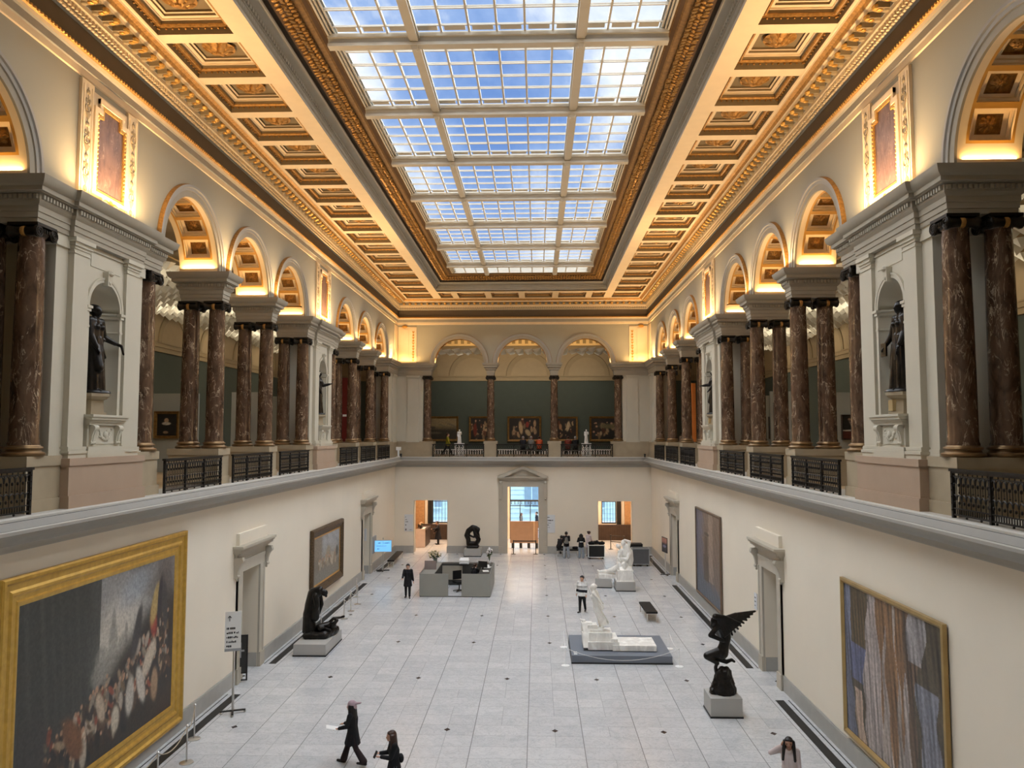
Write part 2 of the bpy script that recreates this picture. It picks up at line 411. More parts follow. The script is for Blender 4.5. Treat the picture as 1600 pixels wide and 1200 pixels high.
def arch_bay(sd, yc, d0, d1, wall, parent):
    fm = FRAMES[sd]
    n = 32; Z1 = 16.9
    for d in (d0, d1):
        for i in range(n):
            t0, t1 = PI*i/n, PI*(i+1)/n
            p = [(yc+R_IN*math.cos(t), ZS+R_IN*math.sin(t)) for t in (t0, t1)]
            wall.face([(d,p[0][0],p[0][1]),(d,p[0][0],Z1),(d,p[1][0],Z1),(d,p[1][0],p[1][1])], 0)
        for a, b in ((yc-2.25, yc-R_IN), (yc+R_IN, yc+2.25)):
            wall.face([(d,a,ZS),(d,b,ZS),(d,b,Z1),(d,a,Z1)], 0)
    for y in (yc-R_IN, yc+R_IN):
        pass
    mp = lambda a, b, dep: (b, yc+(R_IN+dep)*math.cos(a), ZS+(R_IN+dep)*math.sin(a))
    sf = MB(fm); mg = .15 if d1-d0 > 1 else .08
    A0 = math.radians(12.5); nc = 7; da = (PI-2*A0)/nc
    for i in range(28):
        patch(sf, mp, A0+(PI-2*A0)*i/28, A0+(PI-2*A0)*(i+1)/28, d0, d0+mg, 0, 0); patch(sf, mp, A0+(PI-2*A0)*i/28, A0+(PI-2*A0)*(i+1)/28, d1-mg, d1, 0, 0)
    for a, b in ((0, A0), (PI-A0, PI)): patch(sf, mp, a, b, d0, d1, 0, 0, 4)
    b0, b1 = d0+mg, d1-mg
    root = struct(num('trim'), None, 'arch'); 
    ros = []
    for k in range(nc):
        a0 = A0+k*da; w = b1-b0
        if d1-d0 > 1:
            cur, dep = coffer(sf, mp, (a0, a0+da, b0, b1), [(.032, .06, 1, .07, 0), (.028, .05, 0, .13, 0), (.035, .10, 0, .2, 2)], 4)
        else:
            cur, dep = coffer(sf, mp, (a0, a0+da, b0, b1), [(.05, .05, 1, .07, 2)], 4)
        patch(sf, mp, cur[0], cur[1], cur[2], cur[3], dep, 2, 2)
        if d1-d0 > 1: ros.append(((cur[0]+cur[1])/2, (cur[2]+cur[3])/2))
    sf.build('soffit', [ccream, orange, goldp], root)
    am = MB(fm)                        # moulded archivolt
    pr = [(R_IN,0),(R_IN,-.05),(R_IN+.16,-.05),(R_IN+.17,-.08),(R_IN+.25,-.085),(R_IN+.27,-.12),(R_OUT,-.12),(R_OUT+.02,-.06),(R_OUT+.02,0)]
    rows = []
    for r, o in pr: rows.append([(d0+o, yc+r*math.cos(PI*i/40), ZS+r*math.sin(PI*i/40)) for i in range(41)])
    am.grid(rows, [0,0,0,1,1,1,2,2]); am.build('archivolt', [entab, corn, goldp], root)
    for a, b in ros:
        c = fm(mp(a, b, .19)); o = bpy.data.objects.new('rosette', ros_small.data); COL.objects.link(o); o.parent = root
        nrm = Vector(fm((0, math.cos(a), math.sin(a)))) if sd != 'far' else Vector((math.cos(a), 0, math.sin(a)))
        o.location = c; o.rotation_euler = nrm.to_track_quat('Z', 'Y').to_euler()
    return root
ORD = ['first', 'second', 'third', 'fourth', 'fifth', 'sixth', 'seventh', 'eighth', 'ninth', 'tenth', 'eleventh', 'twelfth', 'thirteenth', 'fourteenth', 'fifteenth', 'sixteenth', 'seventeenth', 'eighteenth', 'nineteenth', 'twentieth', 'twenty-first', 'twenty-second', 'twenty-third', 'twenty-fourth']
for s in ('left', 'right'):
    w = MB(FRAMES[s])
    for i, y in enumerate(ARCH):
        r = arch_bay(s, y, 8.95, 10.15, w, None)
        tag(r, 'coffered round arch of the %s arcade, %s from the viewer' % (s, ORD[i]))
    for a, b in ((-2, 10.45), (14.95, 19.45), (32.95, 37.45), (50.95, 54.35)):
        for d in (8.95, 10.15): w.face([(d,a,ZS-.1),(d,b,ZS-.1),(d,b,16.9),(d,a,16.9)])
    for d in (8.95, 10.15): w.face([(d,-2,6.7),(d,10.45,6.7),(d,10.45,ZS),(d,-2,ZS)])
    w.face([(8.95,10.45,6.7),(10.15,10.45,6.7),(10.15,10.45,ZS),(8.95,10.45,ZS)])
    o = w.build('wall_'+s, uwall, None, False); tag(o, 'pale upper wall above the arches on the %s' % s, 'wall', None, 'structure')
w = MB(endw)
for i, y in enumerate((-4.5, 0, 4.5)):
    r = arch_bay('far', y, 8.95, 9.6, w, None); tag(r, ('left', 'middle', 'right')[i] + ' round arch in the far end wall')
for a, b in ((-8.95, -6.75), (6.75, 8.95)):
    for d in (8.95, 9.6): w.face([(d,a,ZS-.1),(d,b,ZS-.1),(d,b,16.9),(d,a,16.9)])
o = w.build('wall_back', uwall, None, False); tag(o, 'pale upper wall above the three arches at the far end', 'wall', None, 'structure')

# ---- entablatures
EP = [(-.04,12.45),(0,12.45),(0,12.55),(.02,12.555),(.02,12.67),(.04,12.675),(.04,12.79),(.08,12.83),(.10,12.86),(.10,12.88),(.10,13.0),(.17,13.015),(.17,13.03),(.22,13.04),(.22,13.13),(.25,13.145),(.30,13.19),(.33,13.27),(.34,13.33),(-.05,13.34)]
def dentils(mb, path, closed, o0, o1, z0, z1, w, pitch, m=0):
    n = len(path)
    for i in range(n if closed else n-1):
        a = Vector(path[i]); b = Vector(path[(i+1) % n]); L = (b-a).length
        if L < .25: continue
        t = (b-a)/L; nn = Vector((t.y, -t.x)); k = max(1, int((L+.2)/pitch)); st = (L-(k-1)*pitch)/2
        for j in range(k):
            c = a+t*(st+j*pitch); q = []
            for z in (z0, z1):
                for sx, so in ((-1,o0),(1,o0),(1,o1),(-1,o1)):
                    p = c+t*sx*w/2+nn*so; q.append((p.x, p.y, z))
            bi = mb.P(q)
            for f in ((0,3,2,1),(4,5,6,7),(0,1,5,4),(1,2,6,5),(2,3,7,6),(3,0,4,7)):
                mb.f.append(tuple(bi+x for x in f)); mb.m.append(m)
def entabl(sd, path, label):
    mb = MB(FRAMES[sd]); rows = mb.sweep(EP, path, True, 0); mb.face(rows[0], 0); mb.face(rows[-1], 0)
    dentils(mb, path, True, .10, .155, 12.9, 12.985, .055, .1)
    o = mb.build(num('trim'), entab, None); tag(o, label, 'entablature', None, 'structure'); return o
def rect(d0, d1, y0, y1): return [(d0,y0),(d1,y0),(d1,y1),(d0,y1)]
BN = ['nearest', 'second', 'third', 'farthest']
for s in ('left', 'right'):
    for i, y in enumerate(BLOCK): entabl(s, rect(8.87, 10.2, y-.25, y+.25), 'dentilled impost block over a column pair of the %s arcade, %s of four' % (s, BN[i]))
    for i, y in enumerate(PIERS):
        y1 = y+2.5 if i < 2 else 54.9
        p = [(8.87,y-2.5),(10.2,y-2.5),(10.2,y1),(8.87,y1)]
        if i < 2: p += [(8.87,y+1.45),(8.77,y+1.45),(8.77,y-1.45),(8.87,y-1.45)]
        entabl(s, p, 'dentilled grey entablature over the %s statue pier on the %s' % (('near', 'distant')[i], s) if i < 2 else 'dentilled grey entablature in the far %s corner' % s)
for a, b, l in ((-9.2,-6.5,'far end wall, left corner'),(-2.5,-2.0,'left middle column of the far end'),(2.0,2.5,'right middle column of the far end'),(6.5,9.2,'far end wall, right corner')):
    entabl('far', rect(8.87, 9.6 if abs(a) > 5 or abs(b) > 5 else 9.4, a, b), 'dentilled impost over the '+l)

# ---- pedestals, piers, niches
def pier(s, yc, i):
    fm = FRAMES[s]; which = ('near', 'distant')[i]
    root = struct(num('trim'), 'greige pier with an arched statue niche, %s one on the %s' % (which, s), 'pier')
    c = MB(fm)
    for sg in (-1, 1):
        y0, y1 = yc+sg*1.33, yc+sg*1.75
        c.face([(8.95,y0,7.75),(8.95,y1,7.75),(8.95,y1,12.45),(8.95,y0,12.45)]); c.face([(8.95,y1,7.75),(10.2,y1,7.75),(10.2,y1,12.45),(8.95,y1,12.45)])
        c.box(8.92, 10.22, yc+sg*1.33, yc+sg*1.79, 7.75, 7.95); c.box(8.9, 10.24, yc+sg*1.33, yc+sg*1.83, 7.75, 7.85)
        c.box(8.9, 10.22, yc+sg*1.33, yc+sg*1.8, 12.2, 12.45)
    c.face([(10.2,yc-1.75,6.7),(10.2,yc+1.75,6.7),(10.2,yc+1.75,12.45),(10.2,yc-1.75,12.45)])
    F = 8.9; r = .62; zs = 11.1; zb = 8.69; n = 20            # niche wall and niche
    fw = MB(fm)
    for a, b, z0, z1 in ((yc-1.33,yc-r,7.72,12.45),(yc+r,yc+1.33,7.72,12.45),(yc-r,yc+r,7.72,zb)):
        fw.face([(F,a,z0),(F,b,z0),(F,b,z1),(F,a,z1)])
    for k in range(n):
        p = [(yc+r*math.cos(PI*q/n), zs+r*math.sin(PI*q/n)) for q in (k, k+1)]
        fw.face([(F,*p[0]),(F,p[0][0],12.45),(F,p[1][0],12.45),(F,*p[1])])
    c.grid([[(F+r*math.sin(PI*k/n), yc+r*math.cos(PI*k/n), z) for k in range(n+1)] for z in (zb, 10.98, zs)])
    c.grid([[(F+r*math.cos(e)*math.sin(PI*k/n), yc+r*math.cos(e)*math.cos(PI*k/n), zs+r*math.sin(e)) for k in range(n+1)] for e in [PI/2*q/8 for q in range(9)]])
    c.face([(F+r*math.sin(PI*k/n), yc+r*math.cos(PI*k/n), zb) for k in range(n+1)])
    c.grid([[(F+(r-o)*math.sin(PI*k/n), yc+(r-o)*math.cos(PI*k/n), z) for k in range(n+1)] for o, z in ((0,10.93),(.05,10.97),(.05,11.03),(.09,11.06),(.09,11.1),(0,11.1))])
    c.grid([[(F+(r-o)*math.sin(PI*k/n), yc+(r-o)*math.cos(PI*k/n), z) for k in range(n+1)] for o, z in ((0,10.62),(.015,10.63),(.015,10.66),(0,10.67))])
    c.box(F-.015, F, yc-.6, yc+.6, 12.0, 12.3); c.box(F-.03, F, yc-.72, yc+.72, 12.34, 12.4)
    fw.build('pier_face', greige, root, False); c.build('niche_recess', greige, root)
    for sg in (-1, 1):                                          # pilasters
        q = MB(fm); a, b = yc+sg*.78, yc+sg*1.33; a, b = min(a,b), max(a,b)
        q.box(8.82, 8.95, a, b, 7.98, 12.25); q.box(8.80, 8.95, a-.02, b+.02, 12.12, 12.16)
        for z0, z1, o in ((7.72,7.84,.07),(7.84,7.9,.09),(7.9,7.93,.05),(7.93,7.99,.055),(12.22,12.28,.02),(12.28,12.36,.05),(12.36,12.45,.09)):
            q.box(8.82-o, 8.95, a-o, b+o, z0, z1)
        q.build('pilaster', greige, root)
    a = MB(fm)                                                  # niche surround, imposts and keystone
    rows = [[(F+o, yc+rr*math.cos(PI*k/24), zs+rr*math.sin(PI*k/24)) for k in range(25)] for rr, o in ((r,0),(r,-.03),(r+.06,-.03),(r+.07,-.045),(r+.12,-.05),(r+.12,0))]
    a.grid(rows)
    for sg in (-1, 1):
        y0, y1 = sorted((yc+sg*r, yc+sg*(r+.11))); a.box(F-.03, F, y0, y1, 8.69, zs-.12)
        a.box(F-.06, F+.02, y0-.02, y1+.02, zs-.13, zs-.06); a.box(F-.085, F+.02, y0-.04, y1+.04, zs-.06, zs); a.box(F-.04, F+.02, y0-.005, y1+.005, 10.62, 10.67)
    a.frustum((F-.05, yc), .06, .07, zs+.55, .09, .11, zs+.86); a.ball((F-.11, yc, zs+.84), .09, 0, 10, (1,1.2,.8)); a.ball((F-.1, yc, zs+.62), .05)
    a.build('niche_surround', greige, root)
    k = MB(fm)                                                  # console under the niche
    k.box(8.80, F, yc-.66, yc+.66, 7.98, 8.5)
    for z0, z1, o in ((8.46,8.53,.03),(8.53,8.58,.07),(8.58,8.64,.11),(8.64,8.69,.14)): k.box(8.76-o, F, yc-.68-o*.5, yc+.68+o*.5, z0, z1)
    k.box(8.72, F, yc-.75, yc+.75, 7.72, 7.9); k.box(8.74, F, yc-.7, yc+.7, 7.9, 7.98)
    k.box(8.785, 8.8, yc-.36, yc+.36, 8.04, 8.44)
    k.build('console', greige, root)
    for sg in (-1, 1):
        b = MB(fm); y = yc+sg*.5
        pts = [(8.80-.03, 8.05), (8.78-.03, 8.12), (8.77-.03, 8.2), (8.75-.04, 8.3), (8.70-.02, 8.4), (8.72, 8.45)]
        for j in range(len(pts)-1):
            (x0, z0), (x1, z1) = pts[j], pts[j+1]
            for w0, oo in ((.085, 0), (.03, -.012)):
                q = [(x0+oo,y-w0,z0),(x0+oo,y+w0,z0),(x1+oo,y+w0,z1),(x1+oo,y-w0,z1)]
                b.face(q); b.face([q[0],q[3],(8.82,y-w0,z1),(8.82,y-w0,z0)]); b.face([q[1],q[2],(8.82,y+w0,z1),(8.82,y+w0,z0)])
        b.lathe([(.0,-.09),(.075,-.09),(.075,.09),(0,.09)], (8.74,y,8.39), 14, axis='Y'); b.lathe([(0,-.09),(.04,-.09),(.04,.09),(0,.09)], (8.78,y,8.07), 12, axis='Y')
        b.build('scroll_bracket', greige, root)
    f = MB(fm)
    f.ball((8.77,yc,8.24), .085, 0, 12, (.6,.85,1.05))
    for q in range(9):
        t = PI*q/8; f.ball((8.775, yc+.19*math.cos(t), 8.27-.12*math.sin(t)), .045, 0, 8, (.7,1,1))
    for q in range(10): f.ball((8.78, yc+random.uniform(-.27,.27), 8.24+random.uniform(-.12,.14)), .03, 0, 6)
    f.build('relief_mask', greige, root)
    e = MB(fm)                                                  # stone socle
    for o, z0, z1 in ((0,6.72,7.66),(.03,7.6,7.75),(.04,6.72,6.98),(.05,6.72,6.95)):
        e.box(8.66-o, 10.2, yc-1.5-o, yc+1.5+o, z0, z1)
    e.build('pink_socle', pinkst, root)
    g = MB(fm)
    for o, z0, z1 in ((0,6.72,7.7),(.03,7.62,7.82),(.04,6.72,6.96)):
        for sg in (-1, 1):
            y0, y1 = sorted((yc+sg*1.5, yc+sg*(2.58+o))); g.box(8.84-o, 10.45, y0, y1, z0, z1)
    g.build('stone_socle', stone, root)
    # carved panel above the entablature
    p = struct(num('trim'), 'plum marble panel in a carved gilt frame above the %s pier on the %s' % (which, s), 'wall panel')
    fr = MB(fm); W0 = 8.95
    fr.box(8.88, W0, yc-1.18, yc-.72, 13.34, 16.05); fr.box(8.88, W0, yc+.72, yc+1.18, 13.34, 16.05)
    fr.box(8.91, W0, yc-.72, yc+.72, 13.34, 15.95); fr.box(8.85, W0, yc-.98, yc+.98, 13.34, 13.42)
    for sg in (-1, 1):
        y0, y1 = sorted((yc+sg*.78, yc+sg*1.12)); fr.box(8.865, 8.88, y0, y0+.03, 13.5, 15.95); fr.box(8.865, 8.88, y1-.03, y1, 13.5, 15.95)
    for z0, z1 in ((13.62,13.70),): fr.box(8.84, W0, yc-.74, yc+.74, z0, z1)
    fr.box(8.83, W0, yc-.36, yc+.36, 13.46, 13.62)
    for sg in (-1, 1):
        y0, y1 = sorted((yc+sg*.6, yc+sg*.72)); fr.box(8.84, W0, y0, y1, 13.7, 15.62)
        y0, y1 = sorted((yc+sg*.41, yc+sg*.52)); fr.box(8.843, W0, y0, y1, 15.51, 15.855)
        y0, y1 = sorted((yc+sg*.40, yc+sg*.715)); fr.box(8.838, W0, y0, y1, 15.5, 15.615)
    fr.box(8.84, W0, yc-.52, yc+.52, 15.74, 15.86)
    fr.build('panel_frame', ccream, p)
    gi = MB(fm)
    for sg in (-1, 1):
        y0, y1 = sorted((yc+sg*.53, yc+sg*.6)); gi.box(8.86, W0, y0, y1, 13.72, 15.5)
        for q in range(18): gi.ball((8.86, yc+sg*.565, 13.8+q*.097), .034, 0, 6)
        y0, y1 = sorted((yc+sg*.34, yc+sg*.598)); gi.box(8.857, W0, y0, y1, 15.42, 15.502); y0, y1 = sorted((yc+sg*.33, yc+sg*.4)); gi.box(8.854, W0, y0, y1, 15.43, 15.735)
    gi.box(8.86, W0, yc-.4, yc+.4, 15.66, 15.74); gi.box(8.86, W0, yc-.53, yc+.53, 13.7, 13.77)
    gi.build('gilt_edge', gold, p)
    mm = MB(fm); mm.box(8.895, W0, yc-.56, yc+.56, 13.74, 15.5); mm.box(8.893, W0, yc-.38, yc+.38, 15.42, 15.7); mm.build('marble_slab', panelm, p)
    for sg in (-1, 1):
        ar = MB(fm); y = yc+sg*.95
        z = 13.58
        for q in range(13):
            kind = q % 4
            if kind == 0: ar.ball((8.875, y, z+.07), .07, 0, 8, (.3,1.1,1))
            elif kind == 1:
                ar.frustum((8.875, y), .012, .02, z, .012, .10, z+.15)
            elif kind == 2:
                for g2 in (-1, 1): ar.tube([(8.87, y+g2*(.02+.08*math.sin(t)), z+.08-.08*math.cos(t)) for t in [PI*j/6 for j in range(7)]], .014, 5)
            else:
                for g2 in (-1, 1): ar.ball((8.875, y+g2*.06, z+.06), .05, 0, 6, (.35,.7,1.2))
            ar.box(8.868, 8.88, y-.008, y+.008, z, z+.18); z += .18
        ar.build('arabesque_relief', galmould, p)
    cr = MB(fm); cr.ball((8.84,yc,13.56), .09, 0, 10, (.5,1,1))
    for sg in (-1, 1):
        for q in range(4): cr.ball((8.84, yc+sg*(.1+q*.055), 13.58+.02*math.sin(q)), .05-.006*q, 0, 8, (.5,1.2,.6))
    cr.build('carved_crest', orange, p)
for s in ('left', 'right'):
    for i, y in enumerate(PIERS[:2]): pier(s, y, i)
    # corner pier
    root = struct(num('trim'), 'greige corner pier at the far %s end of the arcade' % s, 'pier')
    c = MB(FRAMES[s]); c.box(8.95, 10.2, 51.35, 55.2, 7.75, 12.45); c.box(8.87, 8.95, 52.5, 53.7, 7.95, 12.25)
    for z0, z1, o in ((7.75,7.85,.08),(7.85,7.95,.05),(12.25,12.33,.03),(12.33,12.45,.08)): c.box(8.87-o, 8.95, 52.5-o, 53.7+o, z0, z1); c.box(8.95-o*.6, 10.2, 51.35-o, 55.2, z0, z1)
    c.build('corner_body', greige, root)
    c = MB(FRAMES[s])
    for o, z0, z1 in ((0,6.72,7.7),(.03,7.62,7.8),(.04,6.72,6.96)): c.box(8.84-o, 10.45, 50.62-o, 55.2, z0, z1)
    c.build('stone_socle', stone, root)
    c = MB(FRAMES[s])
    c.box(8.90,8.95,53.3,54.35,13.4,16.0); c.build('pilaster_strip', ccream, root)
    sg = -1 if s == 'left' else 1
    root = struct(num('trim'), 'greige pilaster wall beside the %s arch of the far end' % s, 'pier')
    c = MB(endw); a, b = sorted((sg*7.05, sg*9.0)); c.box(8.95, 10.0, a, b, 7.75, 12.45)
    a, b = sorted((sg*7.35, sg*8.15)); c.box(8.87, 8.95, a, b, 7.95, 12.25)
    for z0, z1, o in ((7.75,7.85,.08),(7.85,7.95,.05),(12.25,12.33,.03),(12.33,12.45,.08)): c.box(8.87-o, 8.95, a-o, b+o, z0, z1)
    a, b = sorted((sg*8.2, sg*9.0)); c.box(8.93, 8.95, a, b, 10.6, 10.66); c.build('wall_face', greige, root)
    c = MB(endw)
    for o, z0, z1 in ((0,6.72,7.7),(.03,7.62,7.8),(.04,6.72,6.96)): a, b = sorted((sg*(6.3-o), sg*9)); c.box(8.84-o, 10.0, a, b, z0, z1)
    c.build('stone_socle', stone, root)
    c = MB(endw); a, b = sorted((sg*7.55, sg*8.85)); c.box(8.91, 8.95, a, b, 13.36, 15.95)
    a, b = sorted((sg*7.6, sg*7.95)); c.box(8.89, 8.95, a, b, 13.4, 15.9); c.box(8.88, 8.95, *sorted((sg*8.1, sg*8.7)), 13.6, 15.8); c.build('carved_panel', ccream, root)
    ar = MB(endw); y = sg*7.775
    for q in range(11):
        z = 13.55+q*.2
        if q % 2: ar.ball((8.885,y,z), .08, 0, 8, (.3,1,1))
        else: ar.frustum((8.885,y), .012, .02, z-.08, .012, .1, z+.08)
    ar.ball((8.87, sg*8.4, 15.95), .14, 0, 8, (.5,1.5,.8)); ar.build('arabesque_relief', orange, root)

# ---- columns
def make_column():
    root = empty('marble_column')
    sh = MB(); sh.lathe([(.285,.21),(.285,.25),(.268,.30),(.268,1.6),(.262,2.6),(.25,3.6),(.238,4.3),(.232,4.36),(.245,4.38),(.245,4.42)], n=28); sh.build('shaft', brown, root)
    b = MB()
    pr = [(.36,0),(.385,.02),(.385,.06),(.36,.085),(.325,.09),(.305,.115),(.31,.135),(.335,.145),(.345,.165),(.335,.19),(.30,.2),(.29,.22)]
    b.lathe(pr, n=28); b.build('base', baseb, root)
    c = MB()
    c.box(-.31,.31,-.31,.31,4.57,4.63)
    c.lathe([(.24,4.38),(.29,4.42),(.30,4.46),(.27,4.5),(.25,4.56)], n=20)
    for sy in (-1, 1):
        c.lathe([(.0,-.30),(.125,-.30),(.13,-.27),(.095,-.2),(.085,-.06),(.085,.06),(.095,.2),(.13,.27),(.125,.30),(0,.30)], (0, sy*.235, 4.46), 16, axis='X', caps=False)
        for sx in (-1, 1):
            pts = []
            for q in range(26):
                t = q/25*4.4*PI; rr = .118*(1-q/25*.8); pts.append((sx*.305, sy*.235+sy*rr*math.sin(t), 4.46+rr*math.cos(t)))
            c.tube(pts, .014, 5)
    for q in range(-2, 3):
        for sx in (-1, 1): c.ball((sx*.30, q*.075, 4.49), .035, 0, 6, (.6,.7,1.4))
    c.build('capital', capb, root)
    g = MB()
    for sy in (-1, 1): g.lathe([(.098,-.045),(.105,-.03),(.105,.03),(.098,.045)], (0, sy*.235, 4.46), 16, axis='X', caps=False)
    g.build('gilt_collar', goldp, root)
    return root
col0 = make_column(); first = True
FL = [('near side of the near statue pier', 14.95), ('far side of the near statue pier', 19.45), ('first free-standing pair', 23.95), ('second free-standing pair', 28.45),
      ('near side of the distant statue pier', 32.95), ('far side of the distant statue pier', 37.45), ('third free-standing pair', 41.95), ('fourth free-standing pair', 46.45), ('far corner pier', 50.95)]
for s in ('left', 'right'):
    sg = -1 if s == 'left' else 1
    for nm, y in FL:
        for d, fb in ((9.13, 'front'), (9.95, 'rear')):
            lab = 'brown marble Ionic column, %s one at the %s, %s arcade' % (fb, nm, s)
            if first: c = col0; c.location = (sg*d, y, 7.82); c['label'] = lab; first = False
            else: c = dup(col0, (sg*d, y, 7.82), 0, lab)
            c['category'] = 'column'; c['group'] = 'marble columns of the %s arcade' % s
for x, nm in ((-6.75,'leftmost'),(-2.25,'second from the left'),(2.25,'third from the left'),(6.75,'rightmost')):
    c = dup(col0, (x, 54.53, 7.82), PI/2, 'brown marble Ionic column at the far end, '+nm+' of four'); c['category'] = 'column'; c['group'] = 'marble columns of the far end'
# pedestals under the free-standing columns
def pedestal(nm, w, d):
    root = empty(nm); m = MB()
    m.box(-d, d, -w, w, 0, .98); m.box(-d-.03, d+.03, -w-.03, w+.03, .0, .24)
    m.build('die', stone, root); m = MB(); m.box(-d-.03, d+.03, -w-.03, w+.03, .9, 1.1); m.build('cap', stone, root)
    return root
ped0 = pedestal('stone_pedestal', .42, .78); used = False
for s in ('left', 'right'):
    sg = -1 if s == 'left' else 1
    for i, y in enumerate(BLOCK):
        lab = 'beige stone pedestal under a column pair, %s of four on the %s' % (BN[i], s)
        p = ped0 if not used else dup(ped0, (0,0,0)); used = True
        p.location = (sg*9.6, y, 6.72); p['label'] = lab; p['category'] = 'pedestal'; p['group'] = 'stone pedestals of the arcades'
ped1 = pedestal('stone_pedestal', .43, .45)
for i, x in enumerate((-2.25, 2.25)):
    p = ped1 if i == 0 else dup(ped1, (0,0,0)); p.location = (x, 54.6, 6.72)
    p['label'] = 'beige stone pedestal under the %s middle column of the far end' % ('left', 'right')[i]; p['category'] = 'pedestal'

# ---- iron balustrades
def make_rail(L=3.62, H=.9):
    root = empty('iron_balustrade'); h = L/2
    m = MB(); m.box(-.045,.045,-h-.03,h+.03,H-.05,H); m.box(-.03,.03,-h,h,H-.08,H-.05); m.build('top_rail', black_iron, root)
    m = MB(); m.box(-.02,.02,-h,h,.05,.08); m.box(-.02,.02,-h,h,.17,.19)
    for k in range(int(L/.07)): m.tube([(0,-h+.035+k*.07,.08),(0,-h+.035+k*.07,.17)], .012, 4)
    for k in range(9): m.ball((0,-h+L*k/8,.03), .025, 0, 6)
    m.build('bottom_rail', black_iron, root)
    for k in range(4):
        y = -h+.03+(L-.06)*k/3; m = MB(); m.box(-.03,.03,y-.03,y+.03,0,H-.05)
        for q in range(6): m.ball((-.03,y,.15+q*.12), .018, 0, 6); m.ball((.03,y,.15+q*.12), .018, 0, 6)
        m.build('post', black_iron, root)
    m = MB(); n = 24; w = L/n
    for k in range(n):
        y = -h+(k+.5)*w
        m.tube([(0,y-w/2,.18),(0,y-w/2,H-.13)], .009, 4)
        m.tube([(0,y-w/2+.008+(w-.016)*(1-math.cos(t))/2,H-.27+.13*math.sin(t)) for t in [PI*j/6 for j in range(7)]], .012, 4)
        m.tube([(0,y-w/2+.008+(w-.016)*(1-math.cos(t))/2,.33+.10*math.sin(t)) for t in [PI*j/6 for j in range(7)]], .012, 4)
        m.tube([(0,y,.48+.0),(0,y,H-.28)], .006, 4)
        m.ball((0,y,H-.29), .028, 0, 6, (1,.8,1.4)); m.ball((0,y,.28), .026, 0, 6, (1,.8,1.4)); m.ball((0,y,.47), .018, 0, 6)
        m.tube([(0,y,H-.12),(0,y,H-.08)], .012, 4)
    m.box(-.012,.012,-h,h,H-.14,H-.12)
    m.build('arched_grille', black_iron, root)
    return root
rail0 = make_rail(); used = False
SP = [(12.75,'before the near statue pier'),(21.67,'between the near statue pier and the first column pair'),(26.2,'between the first and second column pairs'),(30.73,'between the second column pair and the distant pier'),(39.67,'just beyond the distant statue pier'),(44.2,'between the third and fourth column pairs'),(48.7,'next to the far corner')]
for s in ('left', 'right'):
    sg = -1 if s == 'left' else 1
    for y, nm in SP:
        r = rail0 if not used else dup(rail0, (0,0,0)); used = True
        r.location = (sg*8.69, y, 6.72); r['label'] = 'black iron balustrade on the %s, %s' % (s, nm); r['category'] = 'railing'; r['group'] = 'iron balustrades of the gallery'
for x, nm in ((-4.5,'left'),(0,'middle'),(4.5,'right')):
    r = dup(rail0, (x, 54.05, 6.72), PI/2, 'black iron balustrade under the %s arch of the far end' % nm); r['category'] = 'railing'; r['group'] = 'iron balustrades of the gallery'

# ---- upper cornice of the hall
UP = [(.05,16.1),(.08,16.12),(.08,16.27),(.11,16.29),(.11,16.46),(.15,16.49),(.17,16.56),(.21,16.585),(.21,16.63),(.17,16.65),(.10,16.66),(.10,17.14),(.13,17.15),(.17,17.22),(.20,17.235),(.20,17.34),(.26,17.35),(.29,17.39),(.29,17.49),(.30,17.5),(.30,17.62),(.58,17.63),(.60,17.70),(.64,17.72),(.69,17.80),(.78,17.84),(.80,17.88),(.87,17.88)]
UM = [0,0,1,1,1,0,2,2,2,3,3,1,1,1,1,0,0,0,1,1,4,0,0,2,2,0,0]
hall = [(-9.0,-2),(-9.0,54.4),(9.0,54.4),(9.0,-2)]
root = struct(num('trim'), 'crowning cornice of the hall with dentils and gilt brackets', 'cornice')
m = MB(); m.sweep(UP, hall, False, UM); m.build('mouldings', [ccream, cgrey, goldp, cfrieze, colive], root)
m = MB(); dentils(m, hall, False, .20, .27, 17.25, 17.335, .07, .125); dentils(m, hall, False, .17, .23, 17.16, 17.2, .1, .13)
m.build('dentil_course', ccream, root)
m = MB()
for a, b, fx in ((11, 53.6, -1), (11, 53.6, 1)):
    for k in range(int((b-a)/.42)):
        y = a+k*.42
        m.frustum((fx*8.58, y), .13, .1, 17.5, .13, .1, 17.62); m.ball((fx*8.45, y, 17.55), .1, 1, 8, (1.1,1,.7)); m.ball((fx*8.52, y, 17.5), .07, 1, 6, (1.2,1.1,.8)); m.ball((fx*8.66, y, 17.5), .07, 0, 8, (1.5,1.2,.8))
for k in range(41):
    x = -8.4+k*.42
    m.frustum((x, 53.98), .1, .13, 17.5, .1, .13, 17.62); m.ball((x, 53.85, 17.55), .1, 1, 8, (1,1.1,.7)); m.ball((x, 53.92, 17.5), .07, 1, 6)
m.build('modillion_row', [galmould, gold], root)
m = MB()
for s in (-1, 1):
    for k in range(380): m.ball((s*8.79, 11+k*.112, 16.605), .034, 0, 6)
for k in range(158): m.ball((-8.79+k*.1113, 54.19, 16.605), .034, 0, 6)
m.build('gilt_beading', gold, root)

